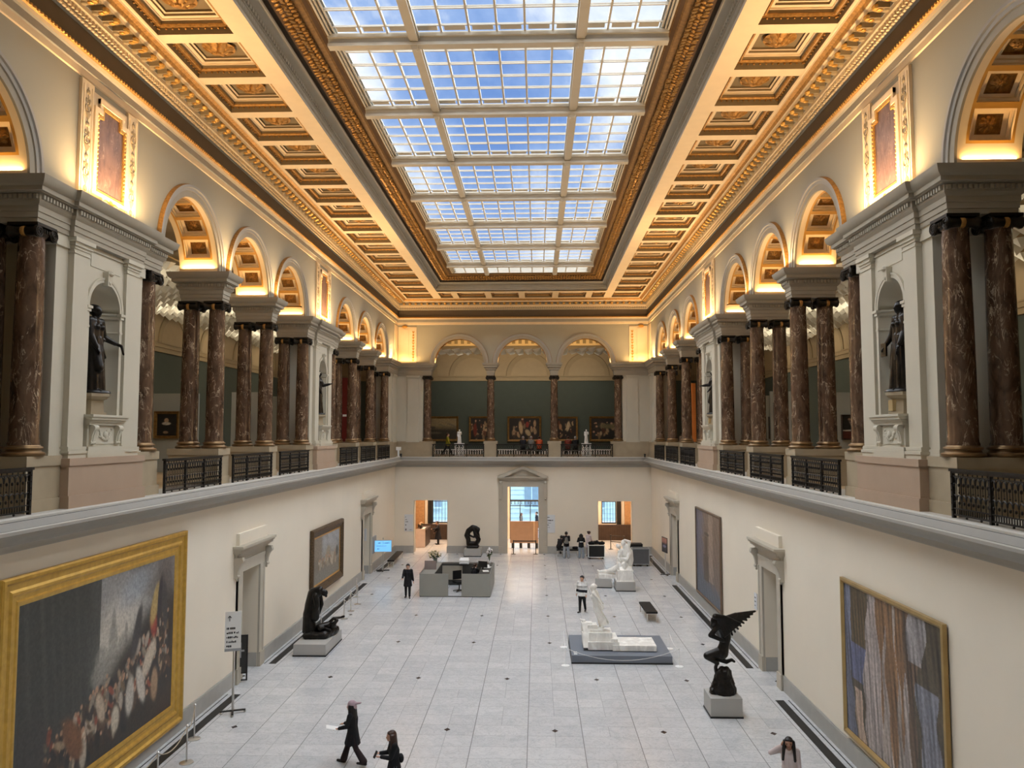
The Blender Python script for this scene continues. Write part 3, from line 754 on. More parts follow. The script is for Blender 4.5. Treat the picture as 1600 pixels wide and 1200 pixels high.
# ---- ceiling with coffers
ceil = struct('ceiling', 'coffered cream and gold ceiling round the skylight', 'ceiling')
ZC = 17.88; XO, XI = 8.12, 6.24; BARS = [53.74-2.24*k for k in range(20)]
m = MB()
def cq(x0, x1, y0, y1): m.face([(x0,y0,ZC),(x1,y0,ZC),(x1,y1,ZC),(x0,y1,ZC)])
Y0 = BARS[-1]
for s in (-1, 1):
    cq(s*XO, s*8.14, -2, 53.53); cq(s*XI, s*5.71, -2, 53.53)
    for y in BARS[1:]: cq(s*XO, s*XI, y-.19, y+.19)
    cq(s*XO, s*XI, -2, Y0-.19)
cq(-8.14, 8.14, 53.52, 53.54); cq(-5.71, 5.71, 51.11, 51.65)
for x in (-4.62,-2.31,0,2.31,4.62): cq(x-.2, x+.2, 51.65, 53.52)
m.build('rib_grid', ccream, ceil, False)
flat = lambda a, b, dep: (a, b, ZC+dep)
ST = [(.012, .012, 0, .17, 1), (.05, .05, 2, .19, 2), (.10, .10, 0, .27, 1), (.05, .05, 0, .30, 0), (.1, .1, 0, .36, 1), (.06, .06, 0, .42, 1)]
def one_coffer(x0, x1, y0, y1, lab=None):
    c = MB(); cur, dep = coffer(c, flat, (x0, x1, y0, y1), ST); patch(c, flat, *cur, dep, 1)
    g = .135
    for k in range(2):      # gilt garland along the second step
        xx = (x0+g, x1-g)[k]; yy = (y0+g, y1-g)[k]
        c.tube([(xx, y0+g+.03, ZC+.17), (xx, y1-g-.03, ZC+.17)], .042, 6, 2); c.tube([(x0+g+.03, yy, ZC+.17), (x1-g-.03, yy, ZC+.17)], .042, 6, 2)
    for xx in (x0+.03, x1-.03):
        for q in range(12): c.ball((xx, y0+.06+q*(y1-y0-.12)/11, ZC+.14), .03, 2, 6)
    for yy in (y0+.03, y1-.03):
        for q in range(12): c.ball((x0+.06+q*(x1-x0-.12)/11, yy, ZC+.14), .03, 2, 6)
    o = c.build('coffer', [ccream, colive, goldp], ceil)
    r = bpy.data.objects.new('rosette', ros_big.data); COL.objects.link(r); r.parent = o; r.location = ((x0+x1)/2, (y0+y1)/2, ZC+.36)
    if x1-x0 < 1.2: r.scale = (.6,.6,.6)
    return o
for s in (-1, 1):
    a, b = sorted((s*XI, s*XO))
    for k in range(len(BARS)-1):
        y1 = BARS[k]-.19 if k else 53.52
        one_coffer(a, b, BARS[k+1]+.19, y1)
xs = [-5.71,-4.62,-2.31,0,2.31,4.62,5.71]
for i in range(6):
    one_coffer(xs[i]+(.2 if i else 0), xs[i+1]-(.2 if i < 5 else 0), 51.65, 53.52)
bpy.data.objects.remove(ros_small); bpy.data.objects.remove(ros_big)
# beam, gilt acanthus and frame round the opening
IN = [(3.29,17.88),(3.29,17.98),(3.33,18.0),(3.33,18.10),(3.36,18.11),(3.36,18.24),(3.42,18.26),(3.50,18.31),(3.60,18.33),(3.62,18.38),(3.60,18.46),(3.70,18.48),(3.74,18.50),(3.86,18.53),(4.0,18.60),(4.10,18.70),(4.12,18.72),(4.16,18.70),(4.30,18.72),(4.34,18.76),(4.44,18.80),(4.5,18.86),(4.5,19.3)]
IMt = [0,0,0,0,0,0,0,0,0,1,1,2,2,2,2,2,3,3,3,2,3,4]
root = struct(num('trim'), 'grey beam and gilt leaf moulding framing the skylight', 'moulding')
m = MB(); m.sweep(IN, [(-9.0,-2),(-9.0,54.0),(9.0,54.0),(9.0,-2)], False, IMt); m.build('beam', [cgrey, dgap, leafbg, umberg, skyfr], root)
m = MB(); ip = [(-9.0,10),(-9.0,54.0),(9.0,54.0),(9.0,10)]
dentils(m, [(-5.71,10),(-5.71,50.71),(5.71,50.71),(5.71,10)], False, -.02, .05, 18.0, 18.09, .06, .13); dentils(m, [(-5.64,10),(-5.64,50.64),(5.64,50.64),(5.64,10)], False, -.02, .05, 18.13, 18.22, .1, .16)
m.build('guilloche_band', cgrey, root)
m = MB()
def leaf(x, y, ax, flip):
    for j in range(3):
        o = (j-1)*.12; rot = Matrix.Rotation(random.uniform(-.5,.5)+(.6 if j % 2 else -.6), 3, 'Z')
        px, py = (x+flip*o, y) if ax == 'y' else (x, y+flip*o)
        m.ball((px, py, 18.58-o*.45*(1 if flip else 1)+random.uniform(-.02,.02)), .085, 0, 6, (1.35,.7,.7), rot)
for s in (-1, 1):
    for k in range(235):
        leaf(s*5.06, 12+k*.164, 'y', s)
for k in range(60): leaf(-5+k*.17, 50.06, 'x', 1)
m.build('acanthus_leaves', leafg, root)

# ---- skylight
sky = struct(num('window'), 'long glazed skylight with grey glazing bars', 'skylight')
YE = 49.5; ZG = 18.86; BE = [19.7-4.5*2, 15.2] + [19.7+4.48*k for k in range(7)]
for i, y in enumerate(BE):
    m = MB(); m.box(-4.5,4.5,y-.13,y+.13,18.52,18.6); m.box(-4.5,4.5,y-.07,y+.07,18.6,18.9); m.box(-4.5,4.5,y-.16,y-.09,18.74,18.84); m.box(-4.5,4.5,y+.09,y+.16,18.74,18.84)
    for x in (-2.2, 2.2): m.frustum((x, y), .06, .06, 18.42, .1, .1, 18.53)
    m.build('cross_beam', skyfr, sky)
for x in (-2.2, 2.2):
    m = MB(); m.box(x-.11,x+.11,0,YE,18.62,18.86); m.box(x-.15,x+.15,0,YE,18.70,18.76); m.build('long_rib', skyfr, sky)
m = MB()
for s in (-1, 1):
    for o, z in ((4.45,18.84),(4.38,18.88),(4.3,18.93)): m.box(*sorted((s*o, s*(o+.05))), 0, YE, z-.06, z)
    m.box(*sorted((s*4.25, s*4.55)), 0, YE, 18.93, 18.98)
m.box(-4.5,4.5,YE-.02,YE+.35,18.8,18.95); m.build('edge_frame', skyfr, sky)
XS = [-4.3+2.1/3*k for k in range(1,3)] + [-2.2+4.4/6*k for k in range(1,6)] + [2.2+2.1/3*k for k in range(1,3)]
ys = [0, 6] + BE + [YE]; ys = sorted(ys)
for i in range(len(ys)-1):
    a, b = ys[i], ys[i+1]
    if b < 10: continue
    m = MB()
    for x in XS: m.box(x-.028,x+.028,a,b,18.84,18.93)
    n = 5
    for k in range(1, n+1):
        y = a+(b-a-.55)*k/n+.12
        m.box(-4.3,4.3,y-.018,y+.018,18.86,18.91)
        if k < n: m.box(-4.3,4.3,y-.09,y-.07,18.87,18.90)
    allx = [-4.3]+XS[:2]+[-2.2]+XS[2:7]+[2.2]+XS[7:]+[4.3]
    if b < YE:
        for j in range(len(allx)-1): m.box(allx[j]+.09, allx[j+1]-.09, b-.4, b-.2, 18.86, 18.90)
    m.build('glazing_bars', skyfr, sky)
    for x0, x1 in ((-4.3,-2.2),(-2.2,2.2),(2.2,4.3)):
        g = MB(); g.face([(x0,a,18.92),(x1,a,18.92),(x1,b,18.92),(x0,b,18.92)]); g.build('glass_pane', glass, sky, False)
# roof round the opening
m = MB()
for r in ((-18,-4.52,-2.2,63),(4.52,18,-2.2,63),(-4.52,4.52,YE+.3,63),(-4.52,4.52,-2.2,9.5)): m.box(r[0],r[1],r[2],r[3],19.31,19.5)
tag(m.build('ceiling', cgrey, None, False), 'solid roof over the hall and its galleries', 'roof', None, 'structure')

# ---- upper galleries
for s in ('left', 'right'):
    fm = FRAMES[s]; root = struct('wall_%s_gallery' % s, 'dark green outer wall of the %s gallery' % s, 'wall')
    m = MB(fm); m.face([(17,-2,6.7),(17,62,6.7),(17,62,12.25),(17,-2,12.25)]); m.build('green_field', dgreen, root, False)
    m = MB(fm); m.face([(17,-2,12.25),(17,62,12.25),(17,62,19),(17,-2,19)]); m.build('lunette_field', galbeige, root, False)
    m = MB(fm)
    for z0, z1, o in ((12.2,12.3,.1),(12.3,12.42,.06),(12.42,12.5,.12),(12.5,12.62,.04),(12.62,12.68,.08)): m.box(17-o,17,-2,62,z0,z1)
    for k in range(9):
        yc = 14.9+4.5*k
        rows = [[(17+o, yc+rr*math.cos(PI*j/20), 12.7+rr*math.sin(PI*j/20)) for j in range(21)] for rr, o in ((1.25,0),(1.25,-.04),(1.3,-.07),(1.5,-.07),(1.55,-.04),(1.55,0))]
        m.grid(rows)
    m.build('mouldings', galmould, root)
    v = struct('ceiling_%s_gallery' % s, 'white folded paper-like velum ceiling over the %s gallery' % s, 'ceiling')
    m = MB(fm)
    for i in range(9):
        for j in range(62):
            x0, y0 = 10.9+i*.62, 12+j*.62; zc = 13.85+random.uniform(-.06,.06); c = (x0+.31, y0+.31, zc-.22)
            q = [(x0,y0,zc),(x0+.56,y0+.1,zc+.1),(x0+.6,y0+.58,zc-.04),(x0+.06,y0+.5,zc+.06)]
            for k in range(4): m.face([q[k], q[(k+1) % 4], c])
    m.build('folded_panels', velum, v, False)
    m = MB(fm); m.face([(10.15,-2,15.9),(17,-2,15.9),(17,62,15.9),(10.15,62,15.9)])
    for k in range(5): m.box(11+k*1.35,11.04+k*1.35,12,54,14.05,14.1)
    m.build('upper_vault', galbeige, v, False)
root = struct('wall_back_gallery', 'dark green end wall of the far gallery', 'wall')
m = MB(); m.face([(-17,61.5,6.7),(17,61.5,6.7),(17,61.5,12.6),(-17,61.5,12.6)]); m.build('green_field', dgreen, root, False)
m = MB(); m.face([(-17,61.5,12.6),(17,61.5,12.6),(17,61.5,19),(-17,61.5,19)]); m.build('lunette_field', galbeige, root, False)
m = MB()
for z0, z1, o in ((12.58,12.7,.1),(12.7,12.9,.05),(12.9,13.0,.14)): m.box(-17,17,61.5-o,61.5,z0,z1)
for k in range(-3, 4):
    xc = 4.6*k+.4
    rows = [[(xc+rr*math.cos(PI*j/20), 61.5+o, 13.0+rr*math.sin(PI*j/20)) for j in range(21)] for rr, o in ((1.45,0),(1.45,-.05),(1.8,-.07),(1.85,0))]
    m.grid(rows)
m.build('mouldings', galmould, root)
v = struct('ceiling_back_gallery', 'white velum strips and dentilled vault of the far gallery', 'ceiling')
m = MB(); m.face([(-10.2,54.9,16.6),(10.2,54.9,16.6),(10.2,61.5,16.6),(-10.2,61.5,16.6)])
m.build('upper_vault', galbeige, v, False)
m = MB(); m.box(-10,10,59.6,59.9,15.2,16.6)
m.build('lit_frieze', ccream, v, False)
m = MB()
for k in range(40): m.box(-9.9+k*.5,-9.65+k*.5,59.55,59.6,15.35,15.65)
m.build('dentil_course', galmould, v, False)
m = MB()
for j in range(30):
    x0 = -10+j*.67
    for i in range(2):
        y0 = 56.3+i*1.6; zc = 14.55+random.uniform(-.05,.05)
        q = [(x0,y0,zc),(x0+.62,y0+.05,zc+.1),(x0+.64,y0+1.5,zc-.03),(x0+.03,y0+1.45,zc+.06)]; c = (x0+.3,y0+.7,zc-.2)
        for k in range(4): m.face([q[k], q[(k+1) % 4], c])
m.build('folded_panels', velum, v, False)
# side gallery partitions
def partition(nm, x0, x1, y, z1, th=.12, mat=partgrey, lab='', ax='x'):
    m = MB()
    if ax == 'x': m.box(x0, x1, y, y+th, 6.72, z1)
    else: m.box(y, y+th, x0, x1, 6.72, z1)
    tag(m.build(nm, mat, None, False), lab, 'partition')
PA = [(-15.6,-12.9,31.2,9.95,'grey-green'),(-12.6,-11.2,33.9,10.15,'pale grey'),(-13.8,-11.9,38.6,10.2,'pale grey'),(-12.6,-11.2,43,10.0,'grey-green')]
WH = ['nearest', 'second nearest', 'third nearest', 'farthest']
for i, (a, b, y, z, c) in enumerate(PA):
    partition('display_partition', a, b, y, z, lab='%s exhibition partition in the left gallery, %s of four' % (c, WH[i]))
    partition('display_partition', -b, -a, y, z, lab='%s exhibition partition in the right gallery, %s of four' % (c, WH[i]))
partition('display_partition', -11.5, -10.9, 48.6, 11.9, .15, redwall, 'dark red painted panel behind the far columns of the left gallery')
partition('display_partition', 10.75, 11.0, 48.6, 11.5, .15, orangep, 'narrow orange painted panel behind the far columns of the right gallery')
m = MB(); m.box(-11.32,-11.08,48.57,48.6,9.42,9.55); tag(m.build('wall_label', white_p), 'small white label on the dark red panel', 'label')

# ---- side doors
def side_door(s, yc, lab):
    fm = FRAMES[s]; root = struct(num('door'), lab, 'door')
    h0, h1, ht = [h for h in SD if h[0] < yc < h[1]][0]
    m = MB(fm); k = (h0+h1)/2
    for a, b in ((h0-.42, h0), (h1, h1+.42)):
        m.box(8.93, 9.0, a, b, .5, ht+.0); m.box(8.88, 9.0, a-.02, b+.02, 0, .5)
        m.box(8.91, 9.0, a+(.0 if a < k else .3), a+(.12 if a < k else .42), .5, ht)
    m.box(8.93, 9.0, h0-.42, h1+.42, ht, ht+.4); m.box(8.91, 9.0, h0-.42, h1+.42, ht+.28, ht+.4); m.box(8.94,9.0,h0-.5,h1+.5,ht+.4,4.2)
    m.build('surround', doorfr, root)
    m = MB(fm)
    for z0, z1, o in ((4.18,4.26,.10),(4.26,4.32,.16),(4.32,4.42,.26),(4.42,4.48,.32),(4.48,4.56,.36)): m.box(9.0-o, 9.0, h0-.58-o*.55, h1+.58+o*.55, z0, z1)
    m.build('hood', doorfr, root)
    m = MB(fm); m.box(8.88, 9.0, h0-.5, h1+.5, 4.56, 4.95); m.build('parapet', cream, root)
    for a in (h0-.56, h1+.56):
        m = MB(fm)
        for w in (.09,):
            pts = [(8.92,3.5),(8.88,3.62),(8.86,3.75),(8.82,3.88),(8.74,4.0),(8.70,4.1),(8.72,4.18)]
            for j in range(len(pts)-1):
                (x0,z0),(x1,z1) = pts[j], pts[j+1]; q = [(x0,a-w,z0),(x0,a+w,z0),(x1,a+w,z1),(x1,a-w,z1)]
                m.face(q); m.face([q[0],q[3],(9,a-w,z1),(9,a-w,z0)]); m.face([q[1],q[2],(9,a+w,z1),(9,a+w,z0)])
        m.lathe([(0,-.1),(.10,-.1),(.10,.1),(0,.1)], (8.79,a,4.07), 16, axis='Y'); m.lathe([(0,-.11),(.045,-.11),(.045,.11),(0,.11)], (8.79,a,4.07), 12, axis='Y')
        m.lathe([(0,-.1),(.06,-.1),(.06,.1),(0,.1)], (8.9,a,3.55), 12, axis='Y'); m.ball((8.92,a,3.45), .05)
        m.build('console', doorfr, root)
    m = MB(fm)         # passage behind
    m.face([(9.75,h0-.3,0),(11.4,h0-.3,0),(11.4,h0-.3,3.7),(9.75,h0-.3,3.7)]); m.face([(9.75,h1+.25,0),(11.4,h1+.25,0),(11.4,h1+.25,3.7),(9.75,h1+.25,3.7)])
    m.face([(11.4,h0-.3,0),(11.4,h1+.25,0),(11.4,h1+.25,3.7),(11.4,h0-.3,3.7)]); m.face([(9.75,h0-.3,3.7),(11.4,h0-.3,3.7),(11.4,h1+.25,3.7),(9.75,h1+.25,3.7)])
    m.build('passage', cream, root, False)
    m = MB(fm); m.box(9.02,9.76,h1-.03,h1,0,.48); m.box(9.02,9.76,h0,h0+.03,0,.48); m.build('plinth', baseg, root)
    m = MB(fm); m.box(9.3,10.1,h0+.03,h0+.09,.02,3.55); m.build('door_leaf', cgrey, root); 
    d = MB(fm); d.box(9.2,9.3,h0+.03,h0+.12,1.2,1.3); d.box(9.2,9.3,h0+.03,h0+.12,2.4,2.5); d.build('hinge', darkmetal, root)
side_door('left', 27, 'grey framed doorway with bracketed hood, nearer one in the left wall')
side_door('left', 45, 'grey framed doorway with bracketed hood, farther one in the left wall')
side_door('right', 27, 'grey framed doorway with bracketed hood, nearer one in the right wall')
side_door('right', 45, 'grey framed doorway with bracketed hood, farther one in the right wall')
# ---- central portal in the far wall
root = struct(num('door'), 'tall grey pedimented portal in the middle of the far wall', 'door')
m = MB(endw); h0, h1, ht = BD[1]
for a, b in ((h0-.33,h0),(h1,h1+.33)): m.box(8.92,9.0,a,b,0,ht)
m.box(8.92,9.0,h0-.33,h1+.33,ht,ht+.33)
for a, b in ((h0-.62,h0-.33),(h1+.33,h1+.62)): m.box(8.95,9.0,a,b,.5,ht+.33); m.box(8.9,9.0,a,b+.0,0,.5)
m.box(8.94,9.0,h0-.6,h1+.6,ht+.33,5.1); m.build('surround', doorfr, root)
m = MB(endw); c = (h0+h1)/2; W = 1.78
for z0, z1, o in ((5.05,5.14,.1),(5.14,5.24,.2),(5.24,5.32,.28)): m.box(9-o,9,c-W+.28-o,c+W-.28+o,z0,z1)
for sg in (-1, 1):
    a, b = (c+sg*W, 5.32), (c, 6.05)
    q = [(8.72,a[0],5.32),(8.72,a[0],5.36),(8.72,c,6.09),(8.72,c,5.90)]
    for d0 in (8.72, 9.0): m.face([(d0,a[0],5.32),(d0,a[0]-sg*.02,5.37),(d0,c,6.08),(d0,c,5.88),(d0,a[0]-sg*.5,5.32)])
    m.face([(8.72,a[0],5.37),(9,a[0],5.37),(9,c,6.08),(8.72,c,6.08)]); m.face([(8.72,a[0]-sg*.5,5.32),(9,a[0]-sg*.5,5.32),(9,c,5.88),(8.72,c,5.88)])
m.face([(8.93,c-W+.2,5.3),(8.93,c+W-.2,5.3),(8.93,c,5.95)]); m.build('pediment', doorfr, root)
for a in (h0-.48, h1+.48):
    m = MB(endw); m.frustum((8.92,a), .05, .09, 3.75, .12, .12, 5.05); m.ball((8.84,a,4.9), .12, 0, 10, (.8,1,1)); m.ball((8.88,a,3.78), .07); m.build('console', doorfr, root)
# plain side openings of the far wall
for i, l in ((0,'left'),(2,'right')):
    root = struct(num('door'), 'plain square-headed opening to the entrance lobby, %s of the portal' % l, 'door'); h0, h1, ht = BD[i]
    m = MB(endw)
    for a, b in ((h0,h0+.025),(h1-.025,h1)): m.box(9.02,9.74,a,b,.47,ht)
    m.build('reveal_lining', doorfr, root)
# floor grilles
for s, sg in (('left',-1),('right',1)):
    for a, b, l in ((28.1,43.2,'middle of the hall'),(12,24.8,'near end of the hall'),(46.8,53.5,'far end of the hall')):
        m = MB(); m.box(*sorted((sg*8.42,sg*8.68)), a, b, 0, .006)
        tag(m.build('floor_grille', black), 'long dark ventilation grille in the floor along the %s wall, %s' % (s, l), 'floor grille')
        m = MB(); m.box(*sorted((sg*8.82,sg*8.85)), a, b, 0, .006)
        tag(m.build(num('trim'), black), 'thin dark joint in the floor beside the %s wall, %s' % (s, l), 'floor joint', None, 'structure')

# ---- entrance lobby beyond the far wall
root = struct('wall_lobby', 'lobby walls beyond the far openings', 'wall')
m = MB()
LW = [(-7.35,-6.1,1.25,4.3),(-1.15,1.3,0,4.7),(6.15,7.3,1.25,4.3)]
x = -9.5
for a, b, z0, z1 in LW:
    m.face([(x,62,0),(a,62,0),(a,62,6.5),(x,62,6.5)]); m.face([(a,62,0),(b,62,0),(b,62,z0),(a,62,z0)]); m.face([(a,62,z1),(b,62,z1),(b,62,6.5),(a,62,6.5)]); x = b
m.face([(x,62,0),(9.5,62,0),(9.5,62,6.5),(x,62,6.5)])
for sx in (-9.5, 9.5, -3.4, 3.4): m.face([(sx,55.15,0),(sx,62,0),(sx,62,6.5),(sx,55.15,6.5)])
m.build('lobby_wall', cream, root, False)
m = MB(); m.box(-9.3,-7.95,61.6,61.98,0,4.4); m.box(7.95,9.3,61.6,61.98,0,4.4); m.box(-9.48,-9.3,57,61.6,0,4.4); m.build('wood_panelling', woodw, root)
for i, (xa, l) in enumerate(((-7.68,'left'),(7.34,'right'))):
    m = MB()
    for k in range(6): m.lathe([(.05,.05),(.05,4.6)], (xa+.03+k*.055,61.8+.02*(k%2),0), 8)
    tag(m.build('curtain', black), 'dark gathered curtain beside the %s lobby window' % l, 'curtain')
for i, (a, b, z0, z1) in enumerate(LW):
    w = struct(num('window'), ('barred street window seen through the left opening', 'glazed street entrance seen through the portal', 'barred street window seen through the right opening')[i], 'window')
    m = MB(); 
    for xx in (a, b-.06): m.box(xx,xx+.06,61.95,62.05,z0,z1)
    for zz in (z0, z1-.06, z0+(z1-z0)*.55): m.box(a,b,61.95,62.05,zz,zz+.06)
    if i != 1:
        n = 5
        for k in range(1, n): xx = a+(b-a)*k/n; m.box(xx-.015,xx+.015,62.1,62.13,z0,z1)
    else:
        for k in (1, 2): xx = a+(b-a)*k/3; m.box(xx-.03,xx+.03,61.95,62.05,z0,2.95)
        m.box(a,b,61.93,62.07,2.95,3.08)
        for k in range(9): m.box(a+.1+k*.27,a+.15+k*.27,61.96,62.02,2.72,2.95)
    m.build('window_frame', darkmetal, w)
    m = MB(); m.face([(a,62,z0),(b,62,z0),(b,62,z1),(a,62,z1)]); m.build('glass_pane', glass, w, False)
for i, sg in enumerate((-1, 1)):
    m = MB(); a, b = sorted((sg*5.6, sg*8.4)); m.box(a, b, 61.3, 61.55, 0, 1.2)
    for k in range(20): m.box(a+k*.14, a+.03+k*.14, 61.26, 61.3, .05, 1.15)
    tag(m.build('radiator_cover', darkwood), 'dark slatted radiator cover under the %s lobby window' % ('left', 'right')[i], 'radiator cover')
# street outside
m = MB(); m.box(-40,40,62.3,90,-.3,-.1); tag(m.build('ground_street', M('pavement', (.4,.42,.45), .8), None, False), 'pale street paving outside the entrance', 'street', None, 'structure')
fac = empty('street_facade', (0,0,0), 0, 'pale stone building across the street, seen through the portal', 'building')
facm = M('facade_daylight_blue', (.50,.72,.80), .8); facd = M('facade_window', (.20,.33,.45), .3)  # blue cast of the daylight is put into the facade wall colour
m = MB(); m.box(-30,30,76,80,-.1,14)
for k in range(30): m.box(-30,30,75.96,76,.2+k*.45,.24+k*.45)
m.build('wall', facm, fac, False)
for k in range(-8, 9):
    for z in (1.2, 5.2, 9.2):
        m = MB(); m.box(k*3.2-.2,k*3.2+1.2,75.9,76,z,z+2.6); o = m.build('window', facd, fac, False)
        m = MB(); m.box(k*3.2+.46,k*3.2+.54,75.86,75.9,z,z+2.6); m.box(k*3.2-.3,k*3.2+1.3,75.8,75.95,z-.15,z); m.build('window_bar', facm, o, False)
# ------------------------------------------------------------------ sculpted bodies
class Blob:
    """tapered limbs and masses fused into one continuous skin"""
    def __init__(self): self.mb = MB(); self.k = 1.0
    def cap(self, p0, r0, p1, r1=None): self.mb.cap(p0, r0, p1, r0 if r1 is None else r1, 0, 12); return self
    def chain(self, pts, rs):
        for i in range(len(pts)-1): self.cap(pts[i], rs[i], pts[i+1], rs[i+1])
        return self
    def ball(self, c, r, sc=(1,1,1), rot=None): self.mb.ball(c, r, 0, 14, sc, rot); return self
    def build(self, name, mat, parent=None, vox=.015, smooth=2, rough=0, rsize=.1, floor=None):
        o = self.mb.build(name, mat, None, False)
        md = o.modifiers.new('r', 'REMESH'); md.mode = 'VOXEL'; md.voxel_size = vox; md.use_smooth_shade = True
        if smooth: sm = o.modifiers.new('s', 'SMOOTH'); sm.factor = .5; sm.iterations = smooth
        if rough:
            tx = bpy.data.textures.new('relief', 'CLOUDS'); tx.noise_scale = rsize
            d = o.modifiers.new('d', 'DISPLACE'); d.texture = tx; d.strength = rough; d.mid_level = .5
        dg = bpy.context.evaluated_depsgraph_get(); me = bpy.data.meshes.new_from_object(o.evaluated_get(dg))
        o.modifiers.clear(); old = o.data; o.data = me; bpy.data.meshes.remove(old); me.name = name
        me.polygons.foreach_set('use_smooth', [True]*len(me.polygons))
        if floor is not None:
            for v in me.vertices:
                if v.co.z < floor: v.co.z = floor
        if parent: o.parent = parent
        return o

def V3(*a): return Vector(a)
def skel(h, lean=0, legL=(0,0,.03), legR=(0,0,.03), armL=(0,.12,.15,0), armR=(0,.12,.15,0), nod=0, look=0, sit=False):
    """joints of a figure facing -Y, left side at +X, lowest foot at z=0"""
    J = {}; hz = .53*h
    p = V3(0,0,hz); ax = V3(0,-math.sin(lean),math.cos(lean)); J['pel'] = p
    J['wai'] = p+ax*.09*h; J['che'] = p+ax*.20*h; J['sho'] = p+ax*.285*h; J['nec'] = p+ax*.315*h
    hd = V3(math.sin(look)*.02, -math.sin(lean+nod), math.cos(lean+nod)); J['hea'] = J['nec']+hd*.083*h; J['hax'] = hd
    for s, k in ((1,'L'),(-1,'R')):
        a, b, sp = (legL if s > 0 else legR); q = p+V3(s*.052*h,0,-.01*h); J['hip'+k] = q
        d = V3(s*sp,-math.sin(a),-math.cos(a)).normalized(); J['kne'+k] = q+d*.245*h
        d2 = V3(s*sp*.4,-math.sin(a-b),-math.cos(a-b)).normalized(); J['ank'+k] = J['kne'+k]+d2*.245*h
        f = V3(s*.18,-math.cos((a-b)*.6),math.sin((a-b)*.6)*-.3 if a-b < 0 else 0).normalized(); J['toe'+k] = J['ank'+k]+f*.11*h+V3(0,0,-.018*h); J['hee'+k] = J['ank'+k]-f*.02*h+V3(0,0,-.02*h)
        sw, out, el, inn = (armL if s > 0 else armR); q = J['sho']+V3(s*.105*h,0,0); J['shd'+k] = q
        u = V3(s*math.sin(out),-math.sin(sw)*math.cos(out),-math.cos(sw)*math.cos(out)).normalized(); J['elb'+k] = q+u*.17*h
        w = V3(s*(math.sin(out)*(1-abs(inn))-inn),-math.sin(sw+el)*math.cos(out),-math.cos(sw+el)*math.cos(out)).normalized(); J['wri'+k] = J['elb'+k]+w*.145*h; J['fdir'+k] = w
    if not sit:
        lo = min(J[x].z for x in ('toeL','toeR','heeL','heeR'))-.016*h
        for k in J:
            if k[:3] not in ('hax','fdi'): J[k] = J[k]-V3(0,0,lo)
    return J
def hand(b, J, k, h, s):
    w = J['wri'+k]; d = J['fdir'+k]; side_ = d.cross(V3(0,0,1)); side_ = side_.normalized() if side_.length > .2 else V3(0,1,0)
    n = side_.cross(d).normalized(); pm = w+d*.05*h; b.cap(w, .014*h, pm, .017*h)
    for i, L in enumerate((.036,.042,.040,.031)):
        r = pm+side_*(i-1.5)*.0105*h; m_ = r+d*L*.55*h+n*.004*h; b.cap(r, .0062*h, m_, .0058*h); b.cap(m_, .0058*h, m_+d*L*.45*h-n*.012*h, .005*h)
    b.cap(w+d*.012*h, .007*h, w+d*.04*h+side_*(-.026*h), .006*h)
def body(J, h, b, fat=1):
    b.cap(J['pel']-V3(.04*h,0,0), .068*h*fat, J['pel']+V3(.04*h,0,0), .068*h*fat)
    for s in (-1, 1): b.cap(J['pel']+V3(s*.03*h,0,0), .062*h*fat, J['wai']+V3(s*.028*h,0,0), .055*h*fat); b.cap(J['wai']+V3(s*.028*h,0,0), .055*h*fat, J['che']+V3(s*.042*h,0,0), .066*h*fat); b.cap(J['che']+V3(s*.042*h,0,0), .064*h*fat, J['sho']+V3(s*.06*h,0,0), .046*h)
    b.cap(J['sho']+V3(-.085*h,0,0), .038*h, J['sho']+V3(.085*h,0,0), .038*h); b.cap(J['sho'], .045*h, J['hea'], .032*h)
    b.ball(J['hea']+J['hax']*.012*h, .062*h, (.9,1.05,1.12)); f = J['hea']
    b.cap(f+V3(0,-.03*h,-.012*h), .036*h, f+V3(0,-.04*h,-.042*h), .024*h)      # jaw and chin
    b.cap(f+V3(0,-.062*h,.012*h), .007*h, f+V3(0,-.073*h,-.012*h), .010*h)     # nose
    b.cap(f+V3(-.012*h,-.062*h,-.032*h), .006*h, f+V3(.012*h,-.062*h,-.032*h), .006*h)   # mouth
    for s in (-1, 1): b.ball(f+V3(s*.056*h,.004*h,-.002*h), .016*h, (.4,.8,1.2)); b.cap(f+V3(s*.012*h,-.06*h,.022*h), .006*h, f+V3(s*.036*h,-.052*h,.02*h), .006*h)
    for k, s in (('L',1),('R',-1)):
        b.chain([J['shd'+k], J['elb'+k], J['wri'+k]], [.033*h, .026*h, .016*h]); hand(b, J, k, h, s)
        b.chain([J['hip'+k], J['kne'+k], J['ank'+k]], [.055*h, .036*h, .022*h]); b.cap(J['hee'+k], .022*h, J['toe'+k], .018*h)
SKIN = M('skin', (.52,.31,.22), .5, var=.03, scale=8); SKIND = M('skin_tan', (.33,.18,.12), .5, var=.03, scale=8)
HB = M('black_hair', (.012,.009,.008), .45, var=.2, scale=30); HD = M('brown_hair', (.05,.022,.014), .45, var=.3, scale=30); HG = M('grey_hair', (.30,.28,.26), .6)
CB = M('black_cloth', (.007,.007,.009), .85, var=.2, scale=6, bump=.2, bscale=14); CN = M('navy_cloth', (.010,.011,.018), .85, var=.2, scale=6, bump=.2, bscale=14)
CJ = M('pale_denim', (.30,.33,.37), .85, var=.1, scale=8, bump=.2, bscale=18); CJD = M('dark_denim', (.05,.065,.085), .85, var=.1, scale=8)
CW = M('white_knit', (.72,.71,.69), .9, bump=.3, bscale=40); CP = M('pale_pink_cloth', (.62,.53,.52), .85); CM = M('mauve_wool', (.42,.32,.36), .9, bump=.3, bscale=60)
CY = M('mustard_cloth', (.30,.27,.02), .85); CR = M('red_cloth', (.45,.07,.02), .85); CG = M('grey_cloth', (.16,.16,.15), .85); SH = M('dark_shoe', (.02,.016,.015), .5)
